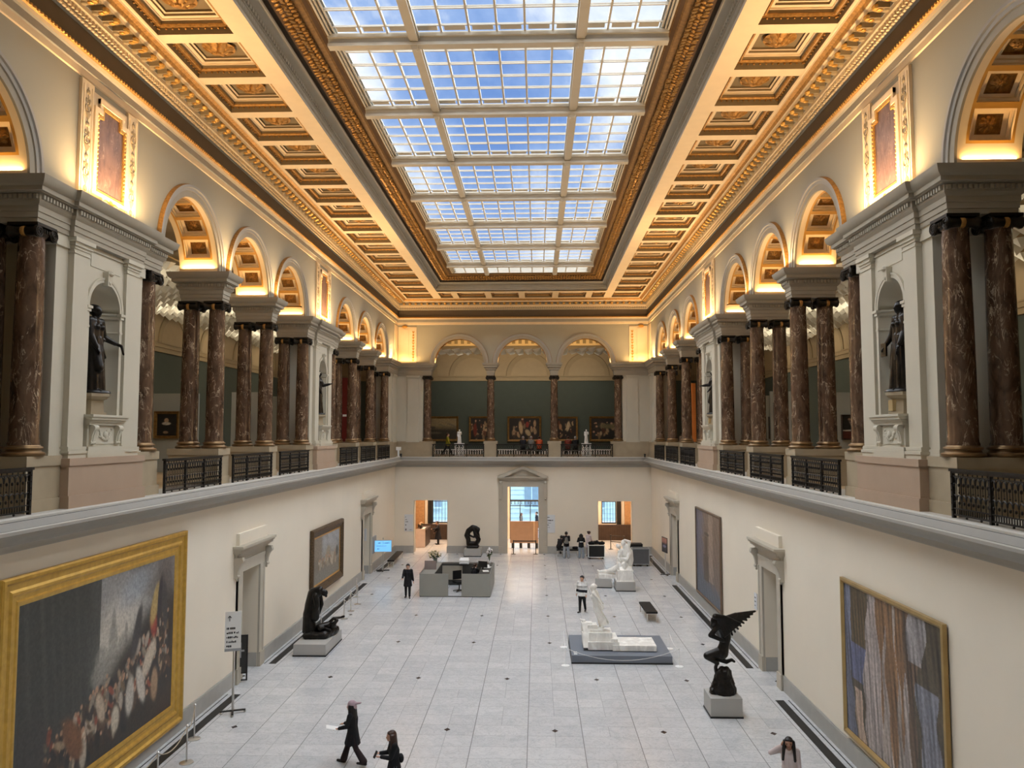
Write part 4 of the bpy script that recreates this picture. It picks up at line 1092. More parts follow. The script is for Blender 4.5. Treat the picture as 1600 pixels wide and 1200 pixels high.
EY = M('eye_dark', (.02,.015,.012), .3); LIP = M('lip', (.30,.10,.08), .5); CPL = M('plaid_scarf', (.16,.03,.02), .85, var=.5, scale=14)

def person(label, loc, rz, h, J, top=CB, legs=CB, hair=HB, style='short', hem='hip', flare=0, skin=SKIN, vox=.014, hat=None, fat=1, sleeves=True, face=False, group=None, stripes=None, wide=0):
    r = empty('person', loc, rz, label, 'person', group)
    b = Blob(); body(J, h, b, fat*.94); b.build('body', skin, r, min(vox, .011) if face else vox, 1)
    t = Blob(); g = 1.13*fat                                           # upper garment
    for s in (-1, 1):
        t.cap(J['pel']+V3(s*.035*h,0,.01*h), .07*h*g, J['wai']+V3(s*.03*h,0,0), .063*h*g); t.cap(J['wai']+V3(s*.03*h,0,0), .063*h*g, J['che']+V3(s*.042*h,0,0), .07*h*g); t.cap(J['che']+V3(s*.042*h,0,0), .07*h*g, J['sho']+V3(s*.065*h,0,-.005*h), .05*h)
    t.cap(J['sho']+V3(-.08*h,0,0), .044*h, J['sho']+V3(.08*h,0,0), .044*h); t.cap(J['sho'], .05*h, J['nec'], .042*h)
    if sleeves:
        for k in 'LR': t.chain([J['shd'+k], J['elb'+k], J['wri'+k]-(J['wri'+k]-J['elb'+k])*.06], [.045*h, .036*h, .028*h])
    drop = {'waist': 0, 'hip': .06, 'thigh': .17, 'knee': .29}[hem]
    if drop:
        for i in range(14):
            a = 2*PI*i/14; c, s_ = math.cos(a), math.sin(a); lean = (J['kneL']+J['kneR'])/2-J['pel']; lx, ly = lean.x*drop*1.5, lean.y*drop*1.5
            t.cap(J['pel']+V3(.07*h*c*g, .045*h*s_*g, .03*h), .032*h, J['pel']+V3((.075+.10*drop)*h*c*g+lx, (.055+.22*drop)*h*s_*g+ly, -drop*h), .026*h)
        t.cap(J['pel'], .07*h, J['pel']+V3(0,0,-drop*h*.85), .06*h)
    tops = t.build('jacket' if hem != 'waist' else 'top', top, r, vox, 2)
    if stripes is not None:
        tops.data.materials.append(CN)
        for p in tops.data.polygons:
            z = p.center.z
            if any(a < z < bb for a, bb in stripes): p.material_index = 1
    l = Blob()                                                         # trousers
    l.cap(J['pel']-V3(.04*h,0,.01*h), .07*h*fat, J['pel']+V3(.04*h,0,-.01*h), .07*h*fat)
    for k in 'LR': l.chain([J['hip'+k], J['kne'+k], J['ank'+k]+(J['kne'+k]-J['ank'+k])*.08], [.062*h*fat, (.044+wide)*h, (.032+flare+wide)*h])
    l.build('trousers', legs, r, vox, 2)
    for k in 'LR':
        s = Blob(); s.cap(J['hee'+k]+V3(0,0,-.001*h), .025*h, (J['hee'+k]+J['toe'+k])/2, .025*h); s.cap((J['hee'+k]+J['toe'+k])/2, .025*h, J['toe'+k], .02*h); s.build('shoe', SH, r, .012, 1)
    hb = Blob(); f = J['hea']                                          # hair
    hb.ball(f+V3(0,.012*h,.022*h), .066*h, (.95,1.05,1.05)); hb.ball(f+V3(0,-.02*h,.05*h), .045*h, (1.2,.9,.6))
    if style == 'long':
        for i in range(9):
            a = PI*(i/8)*1.16-.25; x, y = math.cos(a)*.062*h, math.sin(a)*.058*h
            hb.cap(f+V3(x, y*.9+.004*h, .02*h), .024*h, f+V3(x*1.15, y*1.0+.012*h, -.09*h), .024*h)
            if face: hb.cap(f+V3(x*1.15, y*1.0+.012*h, -.09*h), .024*h, f+V3(x*1.35, y*1.1+.0*h-.03*h*(1 if abs(x) > .04*h else 0), -.22*h), .018*h)
            else: hb.cap(f+V3(x*1.15, y*1.0+.012*h, -.09*h), .024*h, f+V3(x*1.2, y*1.25+.012*h, -.16*h), .018*h)
    elif style == 'bun': hb.ball(f+V3(0,.075*h,.03*h), .03*h)
    elif style == 'curly':
        for i in range(16): a = 2*PI*i/16; hb.ball(f+V3(math.cos(a)*.055*h, .015*h+math.sin(a)*.055*h, .04*h+.02*h*math.sin(3*a)), .026*h)
    hb.build('hair', hair, r, .01, 1)
    if face:
        for s in (-1, 1):
            e = MB(); e.ball(f+V3(s*.024*h,-.058*h,.008*h), .0085*h, 0, 8, (1.3,.6,.8)); e.build('eye', EY, r)
        e = MB(); e.ball(f+V3(0,-.068*h,-.031*h), .011*h, 0, 8, (1.5,.5,.5)); e.build('mouth', LIP, r)
    return r
def at_joint(J, k, loc, rz):
    return Vector(loc)+Matrix.Rotation(rz, 3, 'Z') @ (J[k]+J['fdir'+k[-1]]*.09)

# near walker with the mauve cap
h = 1.56; J = skel(h, .05, legL=(-.33,.28,.02), legR=(.42,.12,.02), armL=(.25,.05,1.05,.1), armR=(.18,.08,1.15,.05), nod=.12)
P1 = (-3.62, 19.75, 0); R1 = -PI/2-.12
p = person('person striding left in a long black coat, flared black trousers and a mauve cap', P1, R1, h, J, CB, M('burgundy_black_trousers', (.020,.011,.012), .85, bump=.2, bscale=14), HB, 'long', 'thigh', .026, vox=.012)
c = Blob(); f = J['hea']; c.ball(f+V3(0,.012*h,.035*h), .072*h, (1,1.05,1)); c.ball(f+V3(0,.04*h,.0*h), .06*h, (1,.9,1)); c.cap(f+V3(-.02*h,.07*h,.055*h), .016*h, f+V3(-.01*h,.155*h,.068*h), .012*h); c.cap(f+V3(.02*h,.07*h,.055*h), .016*h, f+V3(.01*h,.155*h,.068*h), .012*h); c.build('cap', CM, p, .01, 1)
w = at_joint(J, 'wriL', P1, R1); m = MB(); m.box(-.17,.12,-.10,.10,-.004,.004); m.box(-.15,.14,-.08,.11,.004,.008)
o = m.build('paper_sheets', white_p, None, False); o.location = w+Vector((-.07,0,.03)); o.rotation_euler = (.1,.25,.3); tag(o, 'white paper sheets carried by the person in the mauve cap', 'paper')
# near visitor reading a phone
h = 1.54; J = skel(h, .04, armL=(.35,.05,1.35,.35), armR=(.3,.05,1.4,.3), nod=.38)
P2 = (-2.22, 17.85, 0); R2 = -PI/2+.35
p = person('person in a black top and dark jeans with long brown hair, reading a phone', P2, R2, h, J, CB, CJD, HD, 'long', 'hip', vox=.012)
b = Blob(); b.ball((.0,.10*h,.60*h), .06*h, (1.3,.7,1.1)); b.cap((.09*h,.03*h,.62*h), .012*h, (.02*h,-.02*h,.80*h), .01*h); b.build('shoulder_bag', CB, p, .012, 1)
w = at_joint(J, 'wriL', P2, R2); m = MB(); m.box(-.04,.04,-.005,.005,-.08,.08); o = m.build('phone', M('phone_black', (.02,.02,.022), .2), None, False); o.location = w+Vector((-.03,-.02,.05)); o.rotation_euler = (-.5,0,-.9); tag(o, 'dark phone held by the person with brown hair at the lower edge', 'phone')
# near visitor with a hand in her black hair
h = 1.55; J = skel(h, .05, armR=(.6,.85,2.35,.25), armL=(.05,.12,.3,0), nod=.3)
J['elbR'] = V3(-.25*h,-.07*h,.775*h); J['wriR'] = V3(-.105*h,-.06*h,.885*h); J['fdirR'] = V3(.42,.05,.85).normalized()
person('person in a pale pink top brushing back long black hair, lower right corner', (6.6, 17.75, 0), -.35, h, J, CP, CB, HB, 'long', 'waist', skin=SKIND, vox=.011, face=True)
# mid-distance walkers
h = 1.68; J = skel(h, .02, legL=(.16,.12,.02), legR=(-.1,.12,.03), armL=(-.1,.18,.2,0), armR=(.25,.22,1.0,.15))
person('person in a black coat and black trousers with short dark hair walking past the desk', (-5.55, 39.5, 0), .08, h, J, CB, CB, HB, 'short', 'thigh', vox=.014)
h = 1.66; J = skel(h, .02, legL=(-.16,.2,0), legR=(.14,.05,0), armL=(.1,.14,.25,.05), armR=(-.15,.2,.15,0), look=-1)
person('person in a white sweater with black stripes and black trousers, walking behind the white statue', (3.12, 36.6, 0), -.4, h, J, CW, CB, HB, 'bun', 'hip', vox=.012, fat=1.12, stripes=[(.56*h,.635*h),(.68*h,.69*h),(.715*h,.73*h)])
# group by the bench near the far wall
h = 1.74; J = skel(h, .03, legL=(0,.02,.09), legR=(0,.02,.09), armL=(.45,.1,1.0,.3), armR=(.45,.1,1.0,.3), nod=.2)
p = person('person seen from behind in a black jacket, backpack and wide pale jeans', (2.98, 52.35, 0), PI, h, J, CB, CJ, HB, 'short', 'hip', .02, wide=.012, vox=.016)
b = Blob(); b.cap((0,.12*h,.62*h), .065*h, (0,.11*h,.76*h), .06*h); b.cap((-.04*h,.12*h,.62*h), .06*h, (.04*h,.12*h,.62*h), .06*h); b.build('backpack', CG, p, .016, 2)
h = 1.6; J = skel(h, .05, legL=(0,.02,.08), legR=(0,.02,.08), armL=(.5,.25,1.3,.3), armR=(.5,.25,1.3,.3), nod=.3)
p = person('person seen from behind in a black and white banded jacket and pale jeans', (3.98, 52.4, 0), PI, h, J, CB, CJ, HB, 'long', 'hip', .016, wide=.008, vox=.016)
b = Blob(); b.cap((-.06*h,.075*h,.685*h), .018*h, (.06*h,.075*h,.685*h), .018*h); b.build('white_band', CW, p, .012, 1)
h = 1.66; J = skel(h, .08, armL=(.3,.1,.9,.2), armR=(.3,.1,.9,.2), nod=.25)
person('person with curly brown hair in pale pink, standing beside the black road case', (4.52, 53.35, 0), PI*.75, h, J, CP, CP, HD, 'curly', 'thigh', vox=.016)
def seated(h, lean=.25, **kw): return skel(h, lean, legL=(1.45,1.5,.1), legR=(1.45,1.5,.1), sit=True, **kw)
h = 1.7; J = seated(h, .5, armL=(.5,.1,.8,.2), armR=(.5,.1,.8,.2), nod=.2)
person('person in black sitting bent forward on the bench by the far wall', (2.5, 53.2, .56-.53*h+.09), PI*.8, h, J, CB, CB, HB, 'short', 'hip', vox=.016)
# clerk at the desk, lobby visitor, street walkers
h = 1.66; J = seated(h, .12, armL=(.7,.1,.9,.3), armR=(.7,.1,.9,.3), nod=.35)
p = person('person with brown hair and a pale scarf seated inside the reception desk', (-2.35, 41.5, .55-.53*h+.09), 2.6, h, J, CB, CB, HD, 'bun', 'hip', vox=.014)
b = Blob(); b.cap(J['nec']+V3(-.07,-.02,0), .04, J['nec']+V3(.07,-.02,0), .04); b.build('scarf', CW, p, .014, 1)
h = 1.72; J = skel(h, .1, armL=(.8,.1,.7,.2), armR=(.2,.15,.3,0), nod=.2)
p = person('person in a long dark coat with a plaid bag at the lobby counter', (-6.45, 58.6, 0), -1.2, h, J, CN, CB, HB, 'short', 'knee', vox=.018)
b = Blob(); b.cap((-.16,.05,.75), .09, (-.16,.1,.6), .11); b.build('plaid_bag', CPL, p, .018, 1)
h = 1.7; J = skel(h, .03, legL=(.3,.1,0), legR=(-.3,.2,0))
p = person('pedestrian with a pink bag in the street, seen through the portal', (-.35, 66.5, -.1), 1.3, h, J, CG, CJ, HD, 'long', 'hip', vox=.02)
b = Blob(); b.cap((.2,0,.75), .12, (.2,0,.55), .13); b.build('pink_bag', M('pink_bag', (.75,.15,.50), .6), p, .02, 1)
person('pedestrian in dark clothes in the street, seen through the portal', (1.0, 67.5, -.1), -1.3, h, J, CN, CB, HB, 'short', 'thigh', vox=.02)
# upper gallery
h = 1.72; J = skel(h, .03, legL=(.45,.1,0), legR=(-.4,.25,0), armL=(-.3,.1,.2,0), armR=(.3,.1,.3,0))
person('person in a mustard jumper walking through the far gallery', (-5.75, 58.2, 6.72), PI/2, h, J, CY, CB, HD, 'short', 'hip', vox=.018)
for x, tp, hr, st, lb in ((-.02,CN,HG,'short','person in dark blue sitting on the far gallery bench, leftmost of three'),(.58,CG,HG,'short','person in grey sitting in the middle of the far gallery bench'),(1.2,CR,HD,'short','person in a red jacket sitting on the far gallery bench'),
        (3.35,CPL,HD,'short','person in dark maroon sitting right of the middle gallery pedestal'),(3.9,CB,HG,'short','grey-haired person in black sitting next to the white marble bust figure')):
    h = 1.68; J = seated(h, .12, armL=(.4,.12,.8,.2), armR=(.4,.12,.8,.2)); person(lb, (x, 57.8, 6.72+.545-.53*h+.09), PI, h, J, tp, CB, hr, st, 'hip', vox=.02)
h = 1.7; J = skel(h, .02); person('person in a light top standing in the right gallery near the far columns', (11.0, 53.4, 6.72), .6, h, J, CP, CB, HD, 'short', 'hip', vox=.018)
# ------------------------------------------------------------------ sculptures
def robed(b, J, h, seed=1, knee=.1, head=True, drape=True):
    rnd = random.Random(seed)
    body(J, h, b, 1.0)
    for k in 'LR': b.chain([J['shd'+k], J['elb'+k], J['wri'+k]], [.05*h, .042*h, .026*h])
    g = 1.08
    for s in (-1, 1):
        b.cap(J['pel']+V3(s*.035*h,0,0), .072*h*g, J['che']+V3(s*.042*h,0,0), .068*h*g); b.ball(J['che']+V3(s*.045*h,-.05*h,.015*h), .04*h)
    fx = (J['kneL'].y+J['kneR'].y)/2*0
    b.cap(J['pel'], .085*h, V3(0,.01*h,.06*h), .12*h)
    for i in range(20):                                          # hanging folds
        a = 2*PI*i/20+rnd.uniform(-.1,.1); c, s = math.cos(a), math.sin(a); q = .012*h if i % 2 else 0
        b.cap(J['wai']+V3(.062*h*c,.05*h*s,0), .018*h, J['pel']+V3(.10*h*c,.075*h*s,-.06*h), .024*h)
        b.cap(J['pel']+V3(.10*h*c,.075*h*s,-.06*h), .024*h, V3((.125*h+q)*c, (.105*h+q)*s+(.02*h if c > 0 else 0), rnd.uniform(.02,.05)*h), .026*h)
    b.cap(J['kneR']+V3(-.01*h,-.055*h,0), .05*h, J['hipR']+V3(0,-.03*h,0), .06*h)
    if drape:                                                    # sash from waist to knee
        for i in range(4): b.cap(J['wai']+V3((-.06+.02*i)*h,-.062*h,.01*h), .014*h, V3((-.02+.03*i)*h,-.098*h,(.26+.05*i)*h), .008*h)
        b.cap(J['wai']+V3(-.09*h,-.03*h,.015*h), .022*h, J['wai']+V3(.08*h,-.06*h,-.01*h), .022*h)
    b.ball(J['hea']+V3(0,.026*h,.024*h), .064*h, (1,1.02,1)); b.ball(J['hea']+V3(0,.07*h,.02*h), .03*h)
def niche_statue(s, yc, which, i):
    sg = -1 if s == 'left' else 1; rz = PI/2 if s == 'left' else -PI/2
    X = sg*9.12
    pl = empty('statue_plinth', (X, yc, 8.69), 0, 'faceted beige plinth under the black statue in the %s niche on the %s' % (which, s), 'plinth')
    m = MB()
    for z0, z1, r0, r1 in ((0,.06,.36,.36),(.06,.34,.30,.28),(.34,.37,.29,.33),(.37,.42,.36,.40),(.42,.49,.42,.42)): m.lathe([(r0,z0),(r1,z1)], n=6)
    m.sharp = 20; m.build('shaft', stone, pl)
    m = MB(); m.box(-.30*0-.31,-.22,-.1,.1,.08,.32); m.build('front_block', stoney, pl)
    root = empty('bronze_statue', (X+(-sg)*.02, yc, 9.18), rz, None, 'statue')
    h = 2.02
    if i == 0 and s == 'left':
        J = skel(h, .0, legR=(.22,.3,.05), armL=(.05,.3,.95,-.5), armR=(.15,.15,.3,.25), look=.5); lab = 'black bronze draped woman with one arm stretched out, in the near left niche'
    elif i == 0:
        J = skel(h, .0, legL=(.22,.3,.05), armR=(.12,.30,.35,-.1), armL=(.1,.1,.35,.1), look=-.5); lab = 'black bronze draped woman holding a shield-like tablet, in the near right niche'
    elif s == 'left':
        J = skel(h, .03, legL=(.15,.2,.04), armL=(.5,.2,1.3,.0), armR=(.1,.12,.4,.2)); lab = 'black bronze figure raising a hand, in the distant left niche'
    else:
        J = skel(h, .03, legR=(.15,.2,.04), armR=(.45,.25,1.0,.1), armL=(.2,.12,.5,.3)); lab = 'black bronze draped figure in the distant right niche'
    b = Blob(); robed(b, J, h, i*2+sg); b.build('figure', bronze, root, .017 if i == 0 else .026, 2, floor=.03)
    m = MB(); m.lathe([(.36,-.0),(.38,.02),(.36,.06),(.33,.07)], n=16); m.build('base', bronze, root)
    if i == 0 and s == 'right':
        w = J['wriR']; t = MB(); t.box(w.x-.12,w.x+.12,w.y-.06,w.y-.02,w.z-.26,w.z+.04); t.build('tablet', bronze, root)
    if i == 0 and s == 'left':
        w = J['wriL']; t = Blob(); t.chain([w+V3(.02,-.02,0), w+V3(.05,-.12,-.05), w+V3(.06,-.17,-.25)], [.03,.035,.025]); t.build('wreath', bronze, root, .014, 1)
    tag(root, lab)
for s in ('left', 'right'):
    for i, y in enumerate(PIERS[:2]): niche_statue(s, y, ('near', 'distant')[i], i)

def plinth(label, x0, x1, y0, y1, h, mat=plinthg, rot=0):
    cx, cy = (x0+x1)/2, (y0+y1)/2; a, b = (x1-x0)/2, (y1-y0)/2
    r = empty('plinth', (cx, cy, 0), rot, label, 'plinth'); m = MB(); m.box(-a-.02,a+.02,-b-.02,b+.02,0,.05); m.build('plinth_foot', black, r, False)
    m = MB(); m.frustum((0,0), a, b, .05, a, b, h); m.build('block', mat, r, False); return r
# winged bronze, right
plinth('grey box plinth under the winged bronze', 6.08, 7.0, 23.2, 24.14, .56)
root = empty('bronze_statue', (6.55, 23.7, .56), 0, 'black bronze winged figure crouching on a tall rock, right side of the hall', 'statue')
b = Blob(); b.cap((.05,0,.08), .33, (.03,0,.6), .20); b.cap((-.18,0,.06), .2, (-.1,0,.5), .13); b.cap((.2,.02,.1), .22, (.14,.0,.62), .13); b.cap((-.3,-.05,.08), .12, (-.1,0,.3), .1); b.cap((-.1,0,.6), .12, (.1,0,.68), .12)
b.build('rock', bronze, root, .022, 1, .08, .16, 0)
b = Blob()
b.chain([(-.18,0,.62), (-.2,0,.75), (-.15,-.02,.92)], [.06,.055,.05])                       # foot and ankle
b.chain([(-.15,-.02,.88), (-.46,-.05,1.08)], [.065,.10]); b.chain([(-.46,-.05,1.10), (-.05,0,1.2)], [.11,.16])
b.chain([(.0,.1,1.1), (-.2,.16,1.0), (.15,.12,.88), (.3,.1,.95)], [.13,.09,.07,.05]); b.cap((.3,.1,.95), .05, (.36,.02,.92), .04)
b.chain([(.0,0,1.18), (.06,0,1.4), (.12,0,1.65), (.05,0,1.95)], [.19,.155,.16,.20])          # torso bent over
b.cap((-.1,-.1,2.0), .12, (.14,.1,2.0), .13)
b.chain([(-.12,-.12,2.0), (-.36,-.12,1.72), (-.02,-.16,1.58)], [.085,.075,.055]); b.cap((-.02,-.16,1.58), .05, (.12,-.12,1.55), .04)
b.chain([(.12,.12,2.0), (.22,.12,1.7), (.1,-.05,1.5)], [.085,.07,.05]); b.ball((-.2,-.02,2.1), .14, (1,.9,1.1)); b.cap((-.26,-.04,2.05), .07, (-.30,-.05,1.98), .05)
b.build('figure', bronze, root, .017, 2)
def wing(nm, base, tip, n, fall, w):
    b = Blob(); B = Vector(base); T = Vector(tip)
    b.cap(B, .09, B+(T-B)*.45, .075)
    for i in range(n):
        t = i/(n-1); r = B+(T-B)*(.1+.42*t); e = r+(T-B)*(.22+.36*t)+Vector(fall)*(1.05-t*.85)
        b.cap(r, w, e, w*.62); b.cap(r+Vector((0,.02,0)), w*.9, r+(e-r)*.6, w*.75)
    b.build(nm, bronze, root, .017, 1)
wing('spread_wing', (.05,.10,2.12), (.98,.25,2.42), 9, (.0,.0,-.52), .055)
wing('folded_wing', (-.22,-.16,2.28), (.42,-.2,2.2), 8, (.06,0,-.52), .065)
# mourning bronze, left
plinth('grey box plinth under the bronze mourning figure', -8.08, -6.87, 29.02, 31.4, .44)
root = empty('bronze_statue', (-7.55, 30.15, .44), 0, 'black bronze shrouded figure bowing over a lying body, left side of the hall', 'statue')
b = Blob(); b.cap((-.28,-.3,.1), .16, (.38,-.25,.1), .17); b.cap((.38,-.25,.12), .17, (.62,.5,.16), .16); b.cap((-.3,-.2,.1), .15, (-.2,.6,.1), .16); b.cap((-.1,.1,.1), .2, (.35,.3,.1), .2); b.cap((-.1,.6,.1), .15, (.5,.6,.1), .15)
b.build('mound', bronze, root, .022, 2, .05, .12, 0)
b = Blob(); b.chain([(-.22,.0,.2), (-.28,0,.62), (-.24,.02,1.1), (-.12,.02,1.48), (.1,0,1.60)], [.26,.22,.2,.22,.17])
for i in range(10): a = PI*.55+PI*1.0*i/9; b.cap((-.22+.24*math.cos(a),.22*math.sin(a),.18), .05, (-.26+.19*math.cos(a),.18*math.sin(a),.8), .045); b.cap((-.26+.19*math.cos(a),.18*math.sin(a),.8), .045, (-.15+.12*math.cos(a),.12*math.sin(a),1.5), .03)
b.chain([(.1,-.02,1.6), (.24,-.02,1.57)], [.12,.1]); b.ball((.29,-.02,1.53), .12, (1.05,.9,1)); b.cap((.33,-.02,1.47), .06, (.35,-.02,1.42), .05)
b.chain([(.0,-.18,1.45), (.08,-.2,1.1), (.02,-.16,.85)], [.10,.08,.06]); b.chain([(.05,.16,1.45), (.14,.16,1.1), (.06,.1,.8)], [.1,.08,.06]); b.cap((.02,-.1,1.3), .12, (-.02,-.1,.7), .16)
b.build('mourner', bronze, root, .017, 2, floor=.01).scale = (1.06,1.06,1.1)
b = Blob(); b.chain([(.12,-.05,.38), (.42,.12,.42), (.6,.35,.4)], [.13,.14,.1]); b.chain([(.42,.12,.46), (.62,.2,.66), (.86,.35,.66)], [.07,.06,.045]); b.cap((.86,.35,.66), .04, (.98,.36,.70), .05); b.chain([(.6,.35,.42), (.75,.2,.58), (.62,.05,.36)], [.08,.07,.05]); b.ball((.22,-.2,.36), .11)
b.chain([(.2,-.1,.4),(.45,-.18,.34),(.6,-.1,.28)], [.06,.05,.04]); b.build('lying_body', bronze, root, .017, 2, floor=.01)
# crouching bronze by the far wall
plinth('grey box plinth by the far wall under a crouching bronze', -3.95, -2.8, 52.75, 53.9, .52)
root = empty('bronze_statue', (-3.4, 53.3, .52), 0, 'black bronze crouching figure with bowed head beside the portal', 'statue')
m = Blob(); m.cap((-.32,-.2,.1), .1, (.34,-.2,.1), .1); m.cap((-.32,.2,.1), .1, (.34,.2,.1), .1); m.cap((-.3,0,.14), .12, (.3,0,.14), .12); m.build('base_block', bronze, root, .03, 1, floor=0)
b = Blob(); b.chain([(-.28,0,.25), (-.3,0,.6), (-.42,0,.85), (-.28,0,1.15), (.0,0,1.38), (.22,0,1.36)], [.16,.17,.17,.2,.19,.15]); b.ball((.36,-.05,1.26), .16, (1,1,1.1)); b.cap((.4,-.1,1.2), .08, (.42,-.1,1.1), .06)
b.chain([(.1,-.1,1.25), (.2,-.15,.9), (.42,-.1,.6), (.2,-.05,.25)], [.11,.13,.15,.13]); b.chain([(.2,.1,1.3), (.35,.1,.95), (.4,.1,.5), (.25,.1,.2)], [.1,.12,.14,.12]); b.chain([(-.2,-.15,1.2), (-.25,-.2,.9), (.1,-.2,.75)], [.09,.08,.06]); b.cap((-.2,0,.3), .16, (.25,0,.3), .16)
b.build('figure', bronze, root, .025, 2)
# white ship group
r = plinth('wide low blue-grey platform under the white ship sculpture', 2.27, 5.88, 28.45, 31.35, .29, plinthb)
for i in range(2):
    m = MB(); m.box(-1.72+.0*i,-1.60,-1.3+.22*i,-1.2+.22*i,.291,.30); m.build('caption_card', white_p, r, False)
root = empty('marble_statue', (2.9, 29.6, .29), 0, 'white woman leaning forward on a stepped ship prow with a long deck', 'statue')
m = MB()
m.box(.9,2.5,-.62,.62,.03,.22); m.box(.0,1.15,-.55,.55,.04,.32); m.box(.85,1.1,-.5,.5,.32,.42); m.box(.04,.9,-.42,.42,.32,.62); m.box(.1,.55,-.3,.3,.62,.72); m.box(.0,.36,-.24,.24,.62,.86)
m.frustum((-.05,0), .12, .5, .1, .16, .3, .6); m.frustum((-.02,0), .12, .3, .6, .2, .16, .92)
m.build('ship', white_m, root)
b = Blob(); b.chain([(-.05,0,.3),(-.16,0,.75),(-.14,0,1.0)], [.14,.08,.04]); b.cap((-.1,0,.98), .05, (-.26,0,1.02), .03); b.build('prow', white_m, root, .02, 1)
h = 1.68; J = skel(h, .05, legL=(-.05,.1,.02), legR=(.06,.12,.02), armL=(-.55,.2,.2,0), armR=(-.6,.25,.15,0), nod=-.15)
b = Blob(); body(J, h, b); rnd = random.Random(4)
for i in range(16):
    a = 2*PI*i/16; c, s = math.cos(a), math.sin(a)
    b.cap(J['wai']+V3(.06*h*c,.05*h*s,0), .02*h, J['pel']+V3(.085*h*c,.07*h*s,-.12*h), .022*h); b.cap(J['pel']+V3(.085*h*c,.07*h*s,-.12*h), .022*h, V3(.09*h*c,.09*h*s+.10*h+rnd.uniform(0,.05),.06*h+rnd.uniform(0,.1)), .018*h)
for s in (-1, 1): b.cap(J['pel']+V3(s*.04*h,0,0), .072*h, J['che']+V3(s*.04*h,0,0), .066*h); b.ball(J['che']+V3(s*.045*h,-.055*h,.01*h), .038*h)
b.ball(J['hea']+V3(0,.02*h,.025*h), .07*h); b.ball(J['hea']+V3(0,.075*h,.02*h), .035*h); b.cap(J['sho']+V3(0,.06*h,0), .05*h, J['pel']+V3(0,.12*h,-.1*h), .04*h)
o = b.build('woman', white_m, root, .015, 2); o.location = (.5, 0, .70); o.rotation_euler = (.17, 0, -PI/2); o.scale = (.97,.97,.97)
# marble couple
plinth('grey plinth under the seated marble couple', 5.2, 6.2, 41.4, 42.6, .5)
plinth('lower grey plinth under the stretched marble legs', 4.22, 5.1, 42.3, 43.75, .5, plinthg, -.08)
root = empty('marble_statue', (5.7, 42.0, .5), 0, 'seated marble couple embracing, with legs stretched to the left', 'statue')
m = MB(); m.frustum((0,0), .46, .55, 0, .44, .52, .06); m.frustum((0,0), .42, .5, .06, .40, .48, .52); m.box(-.42,.42,-.5,.5,.52,.58); m.build('seat_block', white_m, root)
m = MB(); m.box(-1.32,-.44,.4,1.5,.0,.2); o = m.build('leg_slab', white_m, root)
b = Blob()
b.chain([(.1,0,.7), (.22,.05,1.05), (.2,.05,1.45), (.08,0,1.75)], [.3,.28,.27,.2]); b.ball((-.06,-.05,1.95), .15, (.9,1,1.1)); b.chain([(.2,-.05,1.72), (.28,-.05,2.02), (.02,-.1,2.12)], [.1,.085,.06]); b.cap((.02,-.1,2.12), .055, (-.12,-.1,2.08), .04)
b.chain([(-.1,-.1,.75), (-.28,-.15,.9), (-.34,-.2,.62)], [.2,.14,.1]); b.chain([(.05,-.2,.75), (-.05,-.35,.9), (-.02,-.38,.55)], [.18,.13,.08]); b.chain([(.25,-.15,1.4),(.1,-.35,1.15),(-.2,-.3,1.2)], [.1,.08,.05])
b.chain([(-.22,0,.8), (-.24,0,1.15), (-.18,-.02,1.5)], [.19,.16,.17]); b.cap((-.28,-.08,1.5), .1, (-.1,.06,1.52), .1); b.ball((-.3,-.06,1.78), .125, (1.1,.95,.95)); b.cap((-.2,-.04,1.6), .06, (-.28,-.05,1.72), .06); b.ball((-.36,-.04,1.84), .1); b.chain([(-.26,-.1,1.48),(-.36,-.2,1.2),(-.2,-.3,1.05)], [.075,.065,.045])
b.chain([(-.22,.1,.72), (-.55,.45,.42), (-.95,.75,.33), (-1.25,.95,.28)], [.17,.13,.08,.05]); b.chain([(-.2,.2,.72), (-.5,.6,.5), (-.8,.9,.34), (-1.15,1.15,.27)], [.15,.12,.075,.05]); b.cap((-1.25,.95,.28), .05, (-1.36,1.0,.33), .04)
for i in range(8): b.cap((.3-.08*i,-.36+.03*i,.72), .06, (.34-.085*i,-.46,.56), .05)
b.build('embracing_figures', white_m, root, .018, 2)
# white statues of the far gallery
for x, l, sd in ((-4.72,'left',1),(4.66,'right',2)):
    pd = empty('statue_pedestal', (x, 57, 6.72), 0, 'white openwork pedestal in the far gallery, %s one' % l, 'pedestal')
    m = MB(); m.box(-.33,.33,-.33,.33,0,.06); m.box(-.35,.35,-.35,.35,.86,.92)
    for sx in (-1, 0, 1): m.box(sx*.27-.05,sx*.27+.05,-.3,.3,.06,.86)
    for z in (.3,.55): m.box(-.3,.3,-.28,.28,z,z+.07)
    m.build('lattice_block', white_p, pd)
    st = empty('marble_statue', (x, 57, 7.64), 0, 'small white marble figure on the %s pedestal of the far gallery' % l, 'statue')
    J = skel(1.0, .02, legR=(.15,.2,.03), armL=(.5,.25,1.7,.2), armR=(.1,.15,.5,.2)); b = Blob(); robed(b, J, 1.0, sd, drape=sd == 1); b.build('figure', white_m, st, .018, 1, floor=.005)
